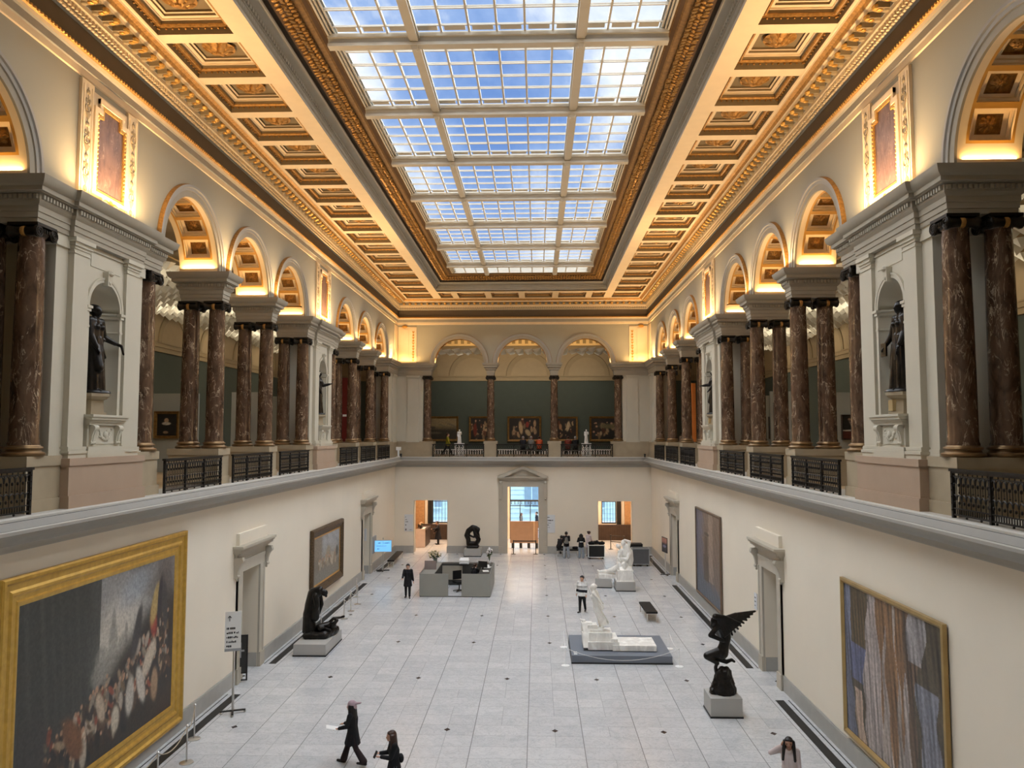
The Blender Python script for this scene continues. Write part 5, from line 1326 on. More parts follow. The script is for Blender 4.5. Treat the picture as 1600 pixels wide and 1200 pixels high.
# ------------------------------------------------------------------ pictures
def pmat():
    m, t, b = nt('oil_paint'); at = N(t, 'ShaderNodeAttribute', attribute_name='paint'); tc = N(t, 'ShaderNodeTexCoord')
    n = N(t, 'ShaderNodeTexNoise', i_Scale=14.0, i_Detail=6); t.links.new(tc.outputs['Object'], n.inputs['Vector'])
    r = ramp(t, n.outputs['Fac'], [(.3, (.72,.72,.72)), (.7, (1.2,1.2,1.2))]); mx = N(t, 'ShaderNodeMixRGB', blend_type='MULTIPLY', i_0=1.0)
    t.links.new(at.outputs['Color'], mx.inputs[1]); t.links.new(r.outputs[0], mx.inputs[2]); t.links.new(mx.outputs[0], b.inputs['Base Color']); b.inputs['Roughness'].default_value = .45; return m
paintm = pmat()
class Pic:
    def __init__(self, n, m, seed=0):
        self.u, self.v = np.meshgrid(np.linspace(0,1,n), np.linspace(0,1,m)); self.c = np.zeros((m, n, 3)); self.r = np.random.RandomState(seed); self.asp = n/m
    def fill(self, f): self.c[:] = f; return self
    def mix(self, mask, col): self.c += mask[..., None]*(np.array(col)-self.c)
    def band(self, f, col, soft=.01): self.mix(1/(1+np.exp(-np.clip(f/soft, -50, 50))), col)
    def ell(self, x, y, a, b, col, ang=0, soft=.25, al=1):
        dx, dy = (self.u-x)*self.asp, self.v-y; ca, sa = math.cos(ang), math.sin(ang); p = (dx*ca+dy*sa)/(a*self.asp if False else a); q = (-dx*sa+dy*ca)/b
        d = np.sqrt(p*p+q*q); self.mix(al/(1+np.exp(np.clip((d-1)/soft*4, -50, 50))), col)
    def noise(self, fx, fy, amp, seed=0):
        r = np.random.RandomState(seed); s = np.zeros_like(self.u)
        for k in range(7): s += np.sin(2*PI*(fx*(.4+r.rand()*1.4)*self.u+fy*(.4+r.rand()*1.4)*self.v)+r.rand()*7)
        return s/7*amp*2
    def crowd(self, n, reg, cols, size):
        for _ in range(n):
            x, y = reg(self.r); c = cols[self.r.randint(len(cols))]; s = size*(.6+self.r.rand()*.9)
            self.ell(x, y, s*.55, s*1.3, np.array(c)*(.6+self.r.rand()*.6), self.r.randn()*.45, .3)
            if self.r.rand() < .55: self.ell(x+self.r.randn()*.2*s, y+s*1.35, s*.32, s*.4, (.42,.24,.15), 0, .3)
def picture(label, loc, rz, W, H, fw, fm, pic, prof=None, tilt=0, liner=None, group=None, cat='painting'):
    r = empty('framed_painting', loc, rz, label, cat, group); r.rotation_euler = (tilt, 0, rz)
    w, h = W/2-fw, H/2-fw
    c = MB(); n, m = pic.c.shape[1], pic.c.shape[0]; c.grid([[(-w+2*w*i/(n-1), -.03, -h+2*h*j/(m-1)) for i in range(n)] for j in range(m)])
    me = bpy.data.meshes.new('canvas'); me.from_pydata(c.v, [], c.f); me.materials.append(paintm)
    a = me.color_attributes.new('paint', 'FLOAT_COLOR', 'POINT'); col = np.ones((m*n, 4)); col[:, :3] = np.clip(pic.c.reshape(-1, 3), .004, 1); a.data.foreach_set('color', col.ravel())
    o = bpy.data.objects.new('canvas', me); COL.objects.link(o); o.parent = r
    prof = prof or [(0,0),(0,.09),(.12,.12),(.3,.10),(.38,.07),(.6,.06),(.66,.085),(.8,.075),(.9,.04),(1,.03)]
    f = MB(); rows = []
    for t, d in prof:
        a_, b_ = W/2-fw*t, H/2-fw*t; rows.append([(-a_,-d,-b_),(a_,-d,-b_),(a_,-d,b_),(-a_,-d,b_)])
    f.grid(rows, 0, True); f.sharp = 25; f.build('frame', fm, r)
    bk = MB(); bk.box(-W/2+.02,W/2-.02,-.02,.0,-H/2+.02,H/2-.02); bk.build('back_board', darkwood, r, False)
    if liner:
        f = MB(); rows = [[(-a_,-d,-b_),(a_,-d,-b_),(a_,-d,b_),(-a_,-d,b_)] for a_, b_, d in ((w+.06,h+.06,.055),(w-.03,h-.03,.035))]; f.grid(rows, 0, True); f.build('liner', liner, r)
    return r
goldf = M('golden_frame', (.56,.34,.065), .38, .55, var=.12, scale=7); carv = M('carved_bronze_frame', (.10,.065,.035), .5, .4, var=.5, scale=16, bump=.6, bscale=24); goldl = M('pale_gold_frame', (.42,.29,.12), .4, .5, var=.1); woodf = M('thin_wood_frame', (.16,.11,.075), .5, var=.1)
# 1 large crowd scene, left
P = Pic(240, 160, 3); P.fill((.055,.052,.045))
sky_ = np.clip((P.u-.36)/.05, 0, 1)*np.clip((P.v-.3)/.1, 0, 1); P.mix(sky_, (.25,.24,.23)); P.mix(sky_*np.clip(P.noise(2.2,2.8,.9,5), 0, .8), (.10,.085,.07)); P.ell(.56,.66,.26,.17,(.55,.50,.42),.3,.9,.9); P.ell(.68,.88,.16,.08,(.30,.33,.37),.3,.8,.7); P.ell(.92,.85,.12,.2,(.12,.10,.09),0,.8)
P.mix((P.u < .44)*.9, (.036,.038,.034)); P.mix((P.u < .44)*np.clip(P.noise(14,1,.5,8), 0, .6), (.07,.072,.062))
for x, y, w_, h_ in ((.46,.50,.09,.12),(.53,.55,.06,.2),(.60,.52,.08,.12),(.5,.46,.2,.09)): P.ell(x, y, w_*.8, h_, (.25,.235,.20), 0, .25, .7)
P.ell(.53,.72,.022,.09,(.26,.245,.21),0,.3,.8); P.ell(.62,.64,.016,.06,(.24,.22,.19),0,.3,.8)
P.band(.12+.62*P.u-.10*np.sin(6*P.u)-P.v, (.035,.028,.022), .025)
dk = [(.03,.025,.022),(.05,.035,.025),(.09,.05,.03),(.02,.02,.022)]; lt = [(.42,.33,.24),(.30,.22,.14),(.36,.30,.24),(.24,.06,.03),(.14,.09,.05),(.20,.17,.13)]
reg = lambda r: (lambda x: (x, max(.04, (.10+.50*x)*(.25+.8*r.rand()))))(r.uniform(.1,.97))
P.crowd(190, reg, dk, .038); P.crowd(150, lambda r: (lambda x: (x, (.12+.52*x)*(.45+.6*r.rand())))(r.uniform(.3,.95)), lt+dk, .026); P.crowd(60, lambda r: (r.uniform(.05,.55), r.uniform(.05,.34)), lt+dk, .026)
for x, y, a, b, c in ((.80,.40,.05,.12,(.50,.42,.32)),(.66,.24,.045,.11,(.46,.42,.36)),(.74,.27,.04,.12,(.52,.47,.40)),(.46,.28,.035,.09,(.46,.36,.26)),(.56,.16,.04,.075,(.50,.44,.34)),(.83,.62,.04,.1,(.30,.05,.03)),(.85,.22,.04,.1,(.34,.22,.13)),(.36,.09,.03,.08,(.42,.36,.28)),(.30,.2,.06,.14,(.16,.07,.03))): P.ell(x, y, a, b, c, P.r.randn()*.3, .3)
P.ell(.84,.73,.045,.13,(.40,.28,.10),-.3,.3); P.ell(.88,.76,.03,.14,(.03,.025,.03),-.1,.3); P.ell(.70,.60,.04,.17,(.05,.045,.045),-.25,.3); P.ell(.92,.70,.035,.17,(.05,.045,.045),.1,.3); P.ell(.08,.25,.12,.2,(.04,.038,.036),0,.5); P.band((P.u-.85)*3+(.16-P.v)*4-.5, (.045,.026,.018), .15)
picture('large battle crowd painting in a wide gold frame on the left wall', (-8.98, 17.96, 2.92), PI/2, 7.58, 5.24, .60, goldf, P, [(0,0),(0,.10),(.06,.12),(.16,.12),(.24,.07),(.42,.06),(.5,.09),(.58,.085),(.66,.05),(.78,.045),(.84,.06),(.92,.055),(1,.03)])
# 2 street procession, left
P = Pic(110, 70, 5); P.fill((.30,.30,.29)); P.mix(np.clip((P.v-.5)*3,0,1), (.36,.38,.40)); P.mix(np.clip(P.noise(3,3,.8,2),0,.6), (.24,.25,.27)); P.band((.30-P.u)*2+(P.v-.45)*.1, (.22,.19,.15), .03); P.band(.55-.25*P.u-P.v+.0, (.17,.15,.12), .04); P.ell(.55,.55,.14,.17,(.30,.26,.19),0,.2); P.band(.28-P.v, (.22,.21,.18), .05)
P.crowd(60, lambda r: (r.uniform(.2,.85), r.uniform(.3,.46)), [(.42,.38,.30),(.5,.45,.37),(.2,.16,.12),(.33,.25,.17)], .05); P.ell(.9,.5,.08,.12,(.06,.07,.06),0,.3)
picture('pale street scene painting in a dark carved frame, far part of the left wall', (-8.985, 36.7, 2.53), PI/2, 5.4, 2.95, .42, carv, P, [(0,0),(0,.10),(.1,.16),(.3,.17),(.5,.13),(.7,.10),(.85,.06),(1,.03)], 0, gold)
# 3 bark-like picture, near right
P = Pic(180, 140, 7); P.fill((.07,.055,.035)); st = P.noise(24,2.2,.5,3); st2 = P.noise(7,1.5,.6,9)
edge = lambda x0, f, ph: x0+.03*np.sin(f*P.v*6+ph)+.012*np.sin(f*P.v*23+ph)
def strip(a, b, col, al=1, v0=-1, v1=2): P.mix(((P.u > a)*(P.u < b)*(P.v > v0)*(P.v < v1))*al, col)
U0 = P.u; strip(edge(.02,1,0)-.1, edge(.10,1,2), (.13,.14,.19)); strip(edge(.10,.6,1), edge(.24,.8,4), (.085,.06,.03), 1, .45); strip(edge(.09,.6,3), edge(.24,1,5), (.10,.11,.19), 1, .38, .62); strip(edge(.09,1,1), edge(.2,.9,2), (.33,.24,.18), 1, -.1, .33); strip(edge(.2,.9,1), edge(.3,.7,0), (.07,.045,.02), 1, -.1, .3)
strip(edge(.25,.8,3), edge(.42,.5,1), (.33,.28,.26)); strip(edge(.40,.5,1), edge(.70,.4,2), (.19,.105,.05)); strip(edge(.46,.5,4), edge(.5,.7,2), (.30,.25,.22)); strip(edge(.56,.6,0), edge(.60,.6,1), (.27,.23,.2)); strip(edge(.65,.5,5), edge(.69,.6,0), (.28,.24,.22)); strip(edge(.69,.5,2), edge(.78,.7,3), (.11,.07,.045)); strip(edge(.78,.8,1), edge(.97,.9,2), (.17,.175,.21), 1, -.1, .62); strip(edge(.72,.8,1), edge(.84,.9,2), (.24,.22,.22), 1, .72)
P.c *= (1.05+.9*st+.5*st2)[..., None]
picture('tall bark-textured abstract painting in a thin gold frame, near part of the right wall', (8.97, 18.02, 2.62), -PI/2, 5.08, 3.9, .13, goldl, P, [(0,0),(0,.09),(.5,.10),(1,.04)])
# 4 blue and brown picture, far right
P = Pic(110, 100, 9); P.fill((.17,.125,.10)); e = P.noise(3,6,.12,2); P.mix(1/(1+np.exp((P.u+e*.4-.30)/.03)), (.115,.12,.17)); P.mix(1/(1+np.exp((P.v-.22+.15*(P.u-.5)+e*.3)/.03)), (.085,.11,.155)); P.mix((np.abs(P.u-.62+e*.2) < .09)*(P.v > .22)*.9, (.30,.225,.18)); P.mix((np.abs(P.u-.42) < .06+.05*(P.v < .5))*(P.v > .2)*(P.v < .72)*.85, (.075,.055,.04)); P.ell(.45,.75,.12,.02,(.06,.05,.04)); P.c *= (1+.4*P.noise(20,2,.6,4)+.2*P.noise(5,5,.5,6))[..., None]
picture('blue and brown abstract painting in a thin wooden frame, far part of the right wall', (8.97, 36.42, 2.62), -PI/2, 5.15, 4.15, .10, woodf, P, [(0,0),(0,.08),(.5,.09),(1,.04)])
# 5 far gallery pictures
def dark_scene(seed, n=34, warm=True):
    P = Pic(64, 56, seed); P.fill((.012,.010,.009)); P.crowd(n, lambda r: (r.uniform(.05,.95), r.uniform(.08,.8)), [(.03,.02,.015),(.26,.17,.09),(.09,.03,.015),(.33,.23,.13),(.02,.02,.02)], .085); return P
gf = M('old_gilt_frame', (.24,.135,.04), .4, .5, var=.3, scale=9, bump=.3)
P = Pic(80, 60, 1); P.fill((.035,.03,.02)); P.mix(np.clip((P.v-.42)*4,0,1), (.24,.18,.09)); P.mix(np.clip((P.v-.42)*4,0,1)*np.clip(P.noise(3,4,.9,3),0,.7), (.12,.11,.085)); P.ell(.2,.85,.16,.16,(.02,.018,.012),.2,.5); P.ell(.35,.55,.12,.06,(.06,.05,.035)); P.ell(.4,.3,.25,.05,(.10,.085,.055),0,.5)
picture('wide landscape painting in a gilt frame, left end of the far gallery wall', (-6.9, 61.47, 8.75), 0, 3.3, 1.98, .16, gf, P)
P = dark_scene(12, 30); P.ell(.2,.45,.1,.3,(.14,.02,.01)); P.ell(.75,.45,.14,.07,(.4,.28,.16)); picture('dark figure painting behind the left middle column of the far gallery', (-3.4, 61.47, 8.74), 0, 2.0, 2.0, .15, gf, P)
P = dark_scene(14, 30); P.ell(.38,.55,.07,.3,(.45,.31,.17),.1); P.ell(.62,.32,.09,.16,(.38,.29,.17),.4); P.ell(.6,.7,.06,.14,(.22,.03,.02)); P.ell(.85,.75,.05,.16,(.35,.22,.12)); picture('figure painting with pale nudes in the middle of the far gallery wall', (.02, 61.47, 8.74), 0, 2.7, 2.0, .16, gf, P)
P = dark_scene(17, 14); P.ell(.62,.62,.09,.24,(.46,.36,.23),-.2); P.ell(.25,.6,.08,.14,(.30,.16,.08)); picture('dark upright painting with a pale figure, right of the right middle column', (3.3, 61.47, 8.74), 0, 1.95, 1.95, .15, gf, P)
P = dark_scene(19, 40); P.ell(.5,.62,.25,.10,(.13,.11,.05),0,.6); picture('wide crowded dark painting, right end of the far gallery wall', (6.65, 61.47, 8.74), 0, 2.9, 1.98, .16, gf, P)
# side gallery pictures
P = Pic(50, 56, 2); P.fill((.012,.009,.008)); P.ell(.48,.70,.10,.11,(.40,.27,.17)); P.ell(.48,.56,.2,.07,(.5,.46,.4)); P.ell(.45,.15,.12,.06,(.3,.2,.13))
picture('portrait with a white ruff in a gilt frame, on the nearest left partition', (-14.17, 31.19, 8.66), 0, 1.04, 1.12, .12, gf, P)
P = Pic(30, 30, 2); P.fill((.012,.01,.01)); P.ell(.5,.6,.2,.25,(.3,.2,.13)); picture('small dark portrait on the second left partition', (-11.95, 33.88, 8.85), 0, .5, .62, .05, darkwood, P)
P = Pic(50, 60, 2); P.fill((.010,.009,.010)); P.ell(.35,.85,.07,.05,(.3,.2,.16)); P.ell(.45,.6,.04,.2,(.22,.16,.13),.5); P.band(.33-P.v, (.10,.02,.012), .01); P.ell(.4,.36,.4,.03,(.6,.55,.48)); P.ell(.8,.22,.13,.12,(.35,.14,.05))
picture('dark picture with a white cloth and red table, on the nearest right partition', (13.62, 31.19, 8.55), 0, .9, 1.0, .05, darkwood, P)
P = Pic(30, 30, 2); P.fill((.012,.01,.01)); P.ell(.5,.6,.2,.25,(.25,.15,.1)); picture('small dark picture on the third right partition', (12.9, 38.58, 8.6), 0, .8, 1.1, .06, darkwood, P)

# ------------------------------------------------------------------ furniture and small things
def bench(label, cx, cy, rz, L, W, group=None):
    r = empty('bench', (cx, cy, 0), rz, label, 'bench', group); m = MB()
    m.box(-W/2,W/2,-L/2,L/2,.38,.46); m.build('seat', leather, r)
    f = MB(); f.box(-W/2+.02,W/2-.02,-L/2+.02,L/2-.02,.35,.38); f.build('frame', steel, r)
    for sx in (-1, 1):
        for sy in (-1, 1): l = MB(); l.box(sx*(W/2-.05)-.018,sx*(W/2-.05)+.018,sy*(L/2-.06)-.018,sy*(L/2-.06)+.018,0,.36); l.build('leg', steel, r)
    return r
bench('black leather bench standing free near the winged bronze', 6.06, 35.75, .02, 2.1, .5)
bench('black leather bench against the far left wall', -8.15, 50.2, .03, 3.9, .42)
bench('black leather bench by the far wall next to the visitors', 3.1, 53.3, PI/2, 1.5, .42)
b = bench('dark bench in the middle of the far gallery', .62, 57.6, PI/2, 2.2, .45); b.location.z = 6.72
b = bench('dark bench right of the middle gallery pedestal', 3.65, 57.6, PI/2, 1.6, .45); b.location.z = 6.72
def barrier_post(label, x, y, h=.95, mat=steel, base=.16, group=None, rb=.02):
    r = empty('stanchion', (x, y, 0), 0, label, 'stanchion', group)
    m = MB(); m.lathe([(base,0),(base,.015),(base*.5,.03),(.03,.04)], n=20); m.build('base', mat, r)
    m = MB(); m.lathe([(rb,.03),(rb,h-.05)], n=12); m.build('pole', mat, r)
    m = MB(); m.lathe([(rb*1.3,h-.07),(rb*1.6,h-.05),(rb*1.6,h-.03),(rb,h-.02),(.001,h)], n=12); m.build('knob', mat, r); return r
def rope(label, a, b, sag, mat, r=.014):
    A, B = Vector(a), Vector(b); m = MB(); m.tube([A.lerp(B, t/14)-Vector((0,0,sag*4*(t/14)*(1-t/14))) for t in range(15)], r, 6); return tag(m.build('barrier_rope', mat), label, 'rope')
ropem = M('beige_rope', (.42,.36,.27), .8); 
LP = [(-8.05,16.5),(-7.75,18.05),(-7.82,19.7),(-8.3,21.2)]
LN = ['closest to the lower frame edge','second from the lower edge','third from the lower edge','fourth from the lower edge']
for i, (x, y) in enumerate(LP):
    barrier_post('steel stanchion before the gold framed painting, '+LN[i], x, y, .95, steel, .17, 'stanchions before the large painting')
for i in range(3): rope('beige rope before the large gold framed painting, %s span' % ('lower', 'middle', 'upper')[i], (*LP[i], .88), (*LP[i+1], .88), .22, ropem)
LP = [(-8.32,33.6),(-7.66,34.95),(-7.72,36.45),(-7.75,37.95),(-8.2,39.6)]; LN = ['nearest to the mourning bronze','second from the mourning bronze','middle one of five','fourth from the mourning bronze','farthest of five']
for i, (x, y) in enumerate(LP): barrier_post('steel stanchion before the carved frame painting, '+LN[i], x, y, .95, steel, .16, 'stanchions before the street scene painting')
for i in range(4): rope('grey rope before the carved frame painting, %s span of four' % ORD[i], (*LP[i], .88), (*LP[i+1], .88), .25, steel, .012)
LP = [(2.05,30.6),(2.03,28.2),(6.08,28.2),(6.12,30.5)]; LN = ['back left','front left','front right','back right']
for i, (x, y) in enumerate(LP): barrier_post('thin short white-footed post at the %s corner of the ship platform' % LN[i], x, y, .66, white_p, .15, 'posts round the ship sculpture', .008)
for i in range(3): rope('thin white cord along the %s side of the ship platform' % ('left', 'front', 'right')[i], (*LP[i], .62), (*LP[i+1], .62), (.15,.42,.15)[i], white_p, .007)
for x, l in ((-.62,'left'),(.92,'right')): barrier_post('dark belt post in front of the portal, %s one' % l, x, 54.05, .97, darkmetal, .17, None, .03)
m = MB(); m.box(-.62,.92,54.04,54.06,.86,.93); tag(m.build('barrier_belt', black, None, False), 'dark belt stretched across the portal', 'barrier belt')
for x, y, l in ((6.35,56.6,'left'),(7.25,56.0,'right')): barrier_post('dark lobby post in the right opening, %s one' % l, x, y, 1.05, darkmetal, .17, None, .03)
m = MB(); m.tube([(6.35,56.6,.98),(7.25,56.0,.98)], .025, 6); m.tube([(7.25,56.0,.55),(6.35,56.6,.55)], .025, 6); tag(m.build('barrier_belt', darkmetal), 'dark double rail between the lobby posts in the right opening', 'barrier belt')
# reception desk
desk = empty('reception_desk', (0,0,0), 0, 'grey square reception desk island open at the front', 'desk'); dg = M('desk_grey', (.27,.265,.235), .5, var=.02); dk = M('desk_dark_inside', (.045,.045,.042), .5)
x0, x1, y0, y1, H = -5.0, -1.36, 39.75, 43.4, 1.16
for a, b in ((x0,-3.52),(-2.84,x1)): m = MB(); m.box(a,b,y0,y0+.06,.03,H); m.build('front_panel', dg, desk, False)
for a, b in ((x0,x0+.06),(x1-.06,x1)): m = MB(); m.box(a,b,y0+.06,y1,.03,H); m.build('side_panel', dg, desk, False)
m = MB(); m.box(x0,x1,y1-.06,y1,.03,H); m.build('back_panel', dg, desk, False)
m = MB(); m.box(x0,x0+.75,y0+.06,y1,H-.04,H); m.build('counter_top', dg, desk, False)
m = MB(); m.box(x1-.62,x1,y0+.06,y1,H-.04,H-.001); m.build('counter_top', dk, desk, False)
m = MB(); m.box(x0+.75,x1-.62,y1-.5,y1,H-.04,H); m.build('counter_top', dk, desk, False)
m = MB(); m.box(x0+.7,x0+.75,y0+.3,y1-.4,.03,H-.04); m.box(x0+.75,x1-.62,y1-.5,y1-.45,.03,H-.04); m.build('inner_panel', dk, desk, False)
m = MB(); m.box(x0+.8,x0+1.9,y1-.56,y1-.5,.3,1.05); m.build('inner_grey_panel', cgrey, desk, False)
m = MB(); m.box(x0+.02,x1-.02,y0+.02,y0+.06,0,.04); m.box(x0+.02,x0+.08,y0,y1,0,.04); m.box(x1-.08,x1-.02,y0,y1,0,.04); m.box(x0+.02,x1-.02,y1-.06,y1-.02,0,.04); m.build('kick_strip', black, desk, False)
def flowers(label, loc, pot, petals, n, R, Hs, thin=False):
    r = empty('flower_vase', loc, 0, label, 'flowers'); m = MB(); m.lathe([(.09,0),(.12,.08),(.10,.18),(.13,.26)] if not thin else [(.06,0),(.07,.10),(.07,.12)], n=16); m.build('vase', pot, r)
    st = MB(); fl = MB(); lf = MB(); rnd = random.Random(n)
    for i in range(n):
        a = rnd.uniform(0,2*PI); q = rnd.random()**.5*R; t = (q*math.cos(a), q*math.sin(a), Hs*(.65+.4*rnd.random())); st.tube([(0,0,.1),(t[0]*.4,t[1]*.4,t[2]*.6),t], .008, 4); fl.ball(t, .045+.03*rnd.random(), 0, 6, (1,1,.8))
        lf.ball((t[0]*.9,t[1]*.9,t[2]*.8), .06, 0, 6, (1.2,.6,.5), Matrix.Rotation(a, 3, 'Z'))
    st.build('stems', M('stem_green', (.05,.09,.03), .6), r); fl.build('blossoms', petals, r); lf.build('leaves', M('leaf_green', (.06,.09,.03), .6), r); return r
flowers('vase of cream and pink flowers on the left counter of the desk', (-4.62, 43.0, 1.16), M('green_glaze_pot', (.20,.26,.22), .3), M('cream_petal', (.62,.52,.34), .7), 34, .36, .62)
flowers('slim white orchid on the right back corner of the desk', (-1.62, 43.1, 1.16), white_p, M('white_petal', (.72,.68,.66), .7), 16, .2, .78, True)
pr = empty('printer', (-3.0, 43.0, 1.16), 0, 'pale grey printer on the back counter of the desk', 'printer'); m = MB(); m.box(-.26,.26,-.22,.2,0,.2); m.frustum((0,0), .26, .2, .2, .22, .12, .3); m.build('body', white_p, pr); m = MB(); m.box(-.2,.2,-.34,-.22,.03,.05); m.build('paper_tray', grey_p, pr)
mo = empty('monitor', (-1.85, 41.2, 1.159), -.4, 'black computer monitor on the right counter of the desk', 'monitor'); m = MB(); m.box(-.26,.26,-.02,.02,.1,.42); m.build('screen', black, mo); m = MB(); m.box(-.03,.03,-.03,.03,0,.12); m.box(-.12,.12,-.09,.09,0,.015); m.build('stand', black, mo)
for i, (x, y, a, l) in enumerate(((-1.72,42.3,.1,'back'),(-1.62,41.75,-.2,'middle'),(-1.66,40.6,.15,'front'))): 
    m = MB(); m.box(-.15,.15,-.2,.2,0,.02); o = m.build('leaflet_stack', white_p, None, False); o.location = (x, y, 1.16); o.rotation_euler = (0,0,a); tag(o, 'white leaflets on the right counter of the desk, %s stack' % l, 'leaflets')
m = MB(); m.box(-4.92,-4.3,41.0,41.03,1.16,1.62); tag(m.build('partition_screen', M('smoked_screen', (.30,.24,.22), .2), None, False), 'brownish upright screen on the left counter of the desk', 'desk screen')
m = MB(); m.box(-3.95,-3.35,43.32,43.36,1.161,1.6); tag(m.build('glass_screen', glass, None, False), 'clear upright sneeze screen on the back of the desk', 'desk screen')
ch = empty('office_chair', (-3.1, 41.2, 0), .6, 'black office chair inside the reception desk', 'chair'); m = MB(); m.box(-.26,.26,-.26,.26,.45,.53); m.build('seat', leather, ch); m = MB(); m.box(-.25,.25,.22,.28,.6,1.05); m.build('backrest', leather, ch); m = MB(); m.lathe([(.03,.05),(.03,.45)], n=10)
for k in range(5): a = 2*PI*k/5; m.tube([(0,0,.08),(.3*math.cos(a),.3*math.sin(a),.04)], .02, 6); m.ball((.3*math.cos(a),.3*math.sin(a),.03), .03, 0, 6)
m.build('star_base', darkmetal, ch)
# road cases, chair, stands
def case(label, x0, x1, y0, y1, h, mat, edge):
    r = empty('road_case', ((x0+x1)/2, (y0+y1)/2, 0), 0, label, 'case'); a, b = (x1-x0)/2, (y1-y0)/2; m = MB(); m.box(-a+.02,a-.02,-b+.02,b-.02,.12,h-.02); m.build('body', mat, r, False)
    m = MB()
    for z in (.12, h-.04):
        m.box(-a,a,-b,-b+.04,z,z+.04); m.box(-a,a,b-.04,b,z,z+.04); m.box(-a,-a+.04,-b,b,z,z+.04); m.box(a-.04,a,-b,b,z,z+.04)
    for sx in (-a, a-.04):
        for sy in (-b, b-.04): m.box(sx,sx+.04,sy,sy+.04,.12,h)
    m.build('edge_rails', edge, r, False)
    for sx in (-1, 1):
        for sy in (-1, 1): w_ = MB(); w_.lathe([(.055,-.02),(.055,.02)], (sx*(a-.12),sy*(b-.12),.055), 10, axis='Y'); w_.box(sx*(a-.12)-.02,sx*(a-.12)+.02,sy*(b-.12)-.03,sy*(b-.12)+.03,.06,.12); w_.build('caster', black, r)
case('black road case with pale edges next to the visitors', 4.42, 5.52, 51.95, 52.75, .93, black, white_p)
case('grey road case with a pale lid at the far right', 7.0, 8.08, 49.2, 49.9, 1.12, M('case_grey', (.10,.10,.105), .6), grey_p)
case('black road case behind the grey one at the far right', 6.75, 7.85, 50.6, 51.3, 1.2, black, black)
for i, (x, y, z, a, l) in enumerate(((4.66,52.2,.93,.3,'left'),(5.0,52.5,.93,-.2,'middle'),(5.34,52.2,.93,.2,'right'))):
    b = Blob(); b.cap((-.13,0,.11), .11, (.12,.02,.10), .10); b.cap((0,0,.16), .08, (.05,.05,.2), .06); o = b.build('bag', CB, None, .02, 2); o.location = (x, y, z); o.rotation_euler = (0,0,a); tag(o, 'black bag lying on the black road case, %s one' % l, 'bag')
b = Blob(); b.cap((-.1,0,.1), .1, (.1,0,.1), .1); o = b.build('bag', CB, None, .02, 2); o.location = (3.62, 53.3, .46); tag(o, 'black bag lying on the bench by the far wall', 'bag')
c = empty('chair', (8.15, 50.45, 0), .9, 'black and steel chair at the far right wall', 'chair'); m = MB(); m.box(-.22,.22,-.22,.22,.44,.48); m.build('seat', leather, c); m = MB(); m.box(-.2,.2,.2,.23,.62,.9); m.build('backrest', leather, c)
for sx in (-1, 1):
    for sy in (-1, 1): l = MB(); l.tube([(sx*.2,sy*.2,0),(sx*.2,sy*.2,.44 if sy < 0 else .85)], .012, 6); l.build('leg', steel, c)
def letters(mb, x0, x1, y, z, h, seed=0):
    """a short printed line of unreadable type"""
    rnd = random.Random(seed); x = x0
    while x < x1:
        w = h*rnd.uniform(.35,.8); mb.box(x, min(x1, x+w), y-.002, y, z+rnd.choice((0,0,h*.15)), z+h*rnd.choice((.7,1,1))); x += w+h*rnd.choice((.15,.15,.2,.5))
def arrow(mb, x, y, z, s, d):
    k = {'up': 0, 'left': 1, 'right': -1}[d]; R = Matrix.Rotation(k*PI/2, 2)
    for q in ([(-.06,-.5),(.06,-.5),(.06,.4),(-.06,.4)], [(0,.55),(-.36,.15),(-.24,.08),(0,.36)], [(0,.55),(.36,.15),(.24,.08),(0,.36)]):
        mb.face([(x+(R @ Vector(p))[0]*s, y-.003, z+(R @ Vector(p))[1]*s) for p in q])
s = empty('sign_stand', (-8.02, 23.15, 0), .35, 'tall wheeled sign stand with a white board in front of the left doorway', 'sign')
m = MB(); m.tube([(0,0,.1),(0,0,2.05)], .035, 10); m.build('pole', steel, s)
m = MB(); m.box(-.36,.36,-.03,.03,.06,.1); m.box(-.03,.03,-.36,.36,.06,.1); m.build('cross_foot', darkmetal, s)
for sx, sy in ((1,0),(-1,0),(0,1),(0,-1)): m = MB(); m.ball((sx*.34,sy*.34,.035), .035, 0, 8); m.build('caster', steel, s)
m = MB(); m.box(-.27,.19,-.05,-.03,1.82,2.98); o = m.build('board', white_p, s, False)
m = MB(); arrow(m, -.14, -.053, 2.78, .16, 'up')
for k, (l, sd) in enumerate(((.24,1),(.34,2),(.32,3),(.27,4),(.14,5))): letters(m, -.22, -.22+l, -.053, 2.46-k*.13, .06, sd)
m.build('lettering', ink, o, False)
m = MB(); m.box(-.27,.19,-.051,-.03,1.82,1.90); m.build('grey_footer', grey_p, o, False)
g = empty('metal_gate', (-8.92, 26.0, 0), .25, 'black metal gate panel ajar at the near left doorway', 'gate'); m = MB()
for a, b_, z0, z1 in ((-.24,.24,.28,.33),(-.24,.24,1.5,1.55),(-.24,-.19,.05,1.55),(.19,.24,.05,1.55),(-.24,.24,.05,.09)): m.box(a,b_,-.02,.02,z0,z1)
m.build('frame', black, g, False); m = MB(); m.box(-.19,.19,-.006,.006,.33,1.5); m.build('mesh_panel', darkmetal, g, False); m = MB(); m.box(-.03,.03,-.012,-.006,.8,1.3); m.box(-.13,.13,-.012,-.006,1.0,1.06); m.build('cross_mark', grey_p, g, False)
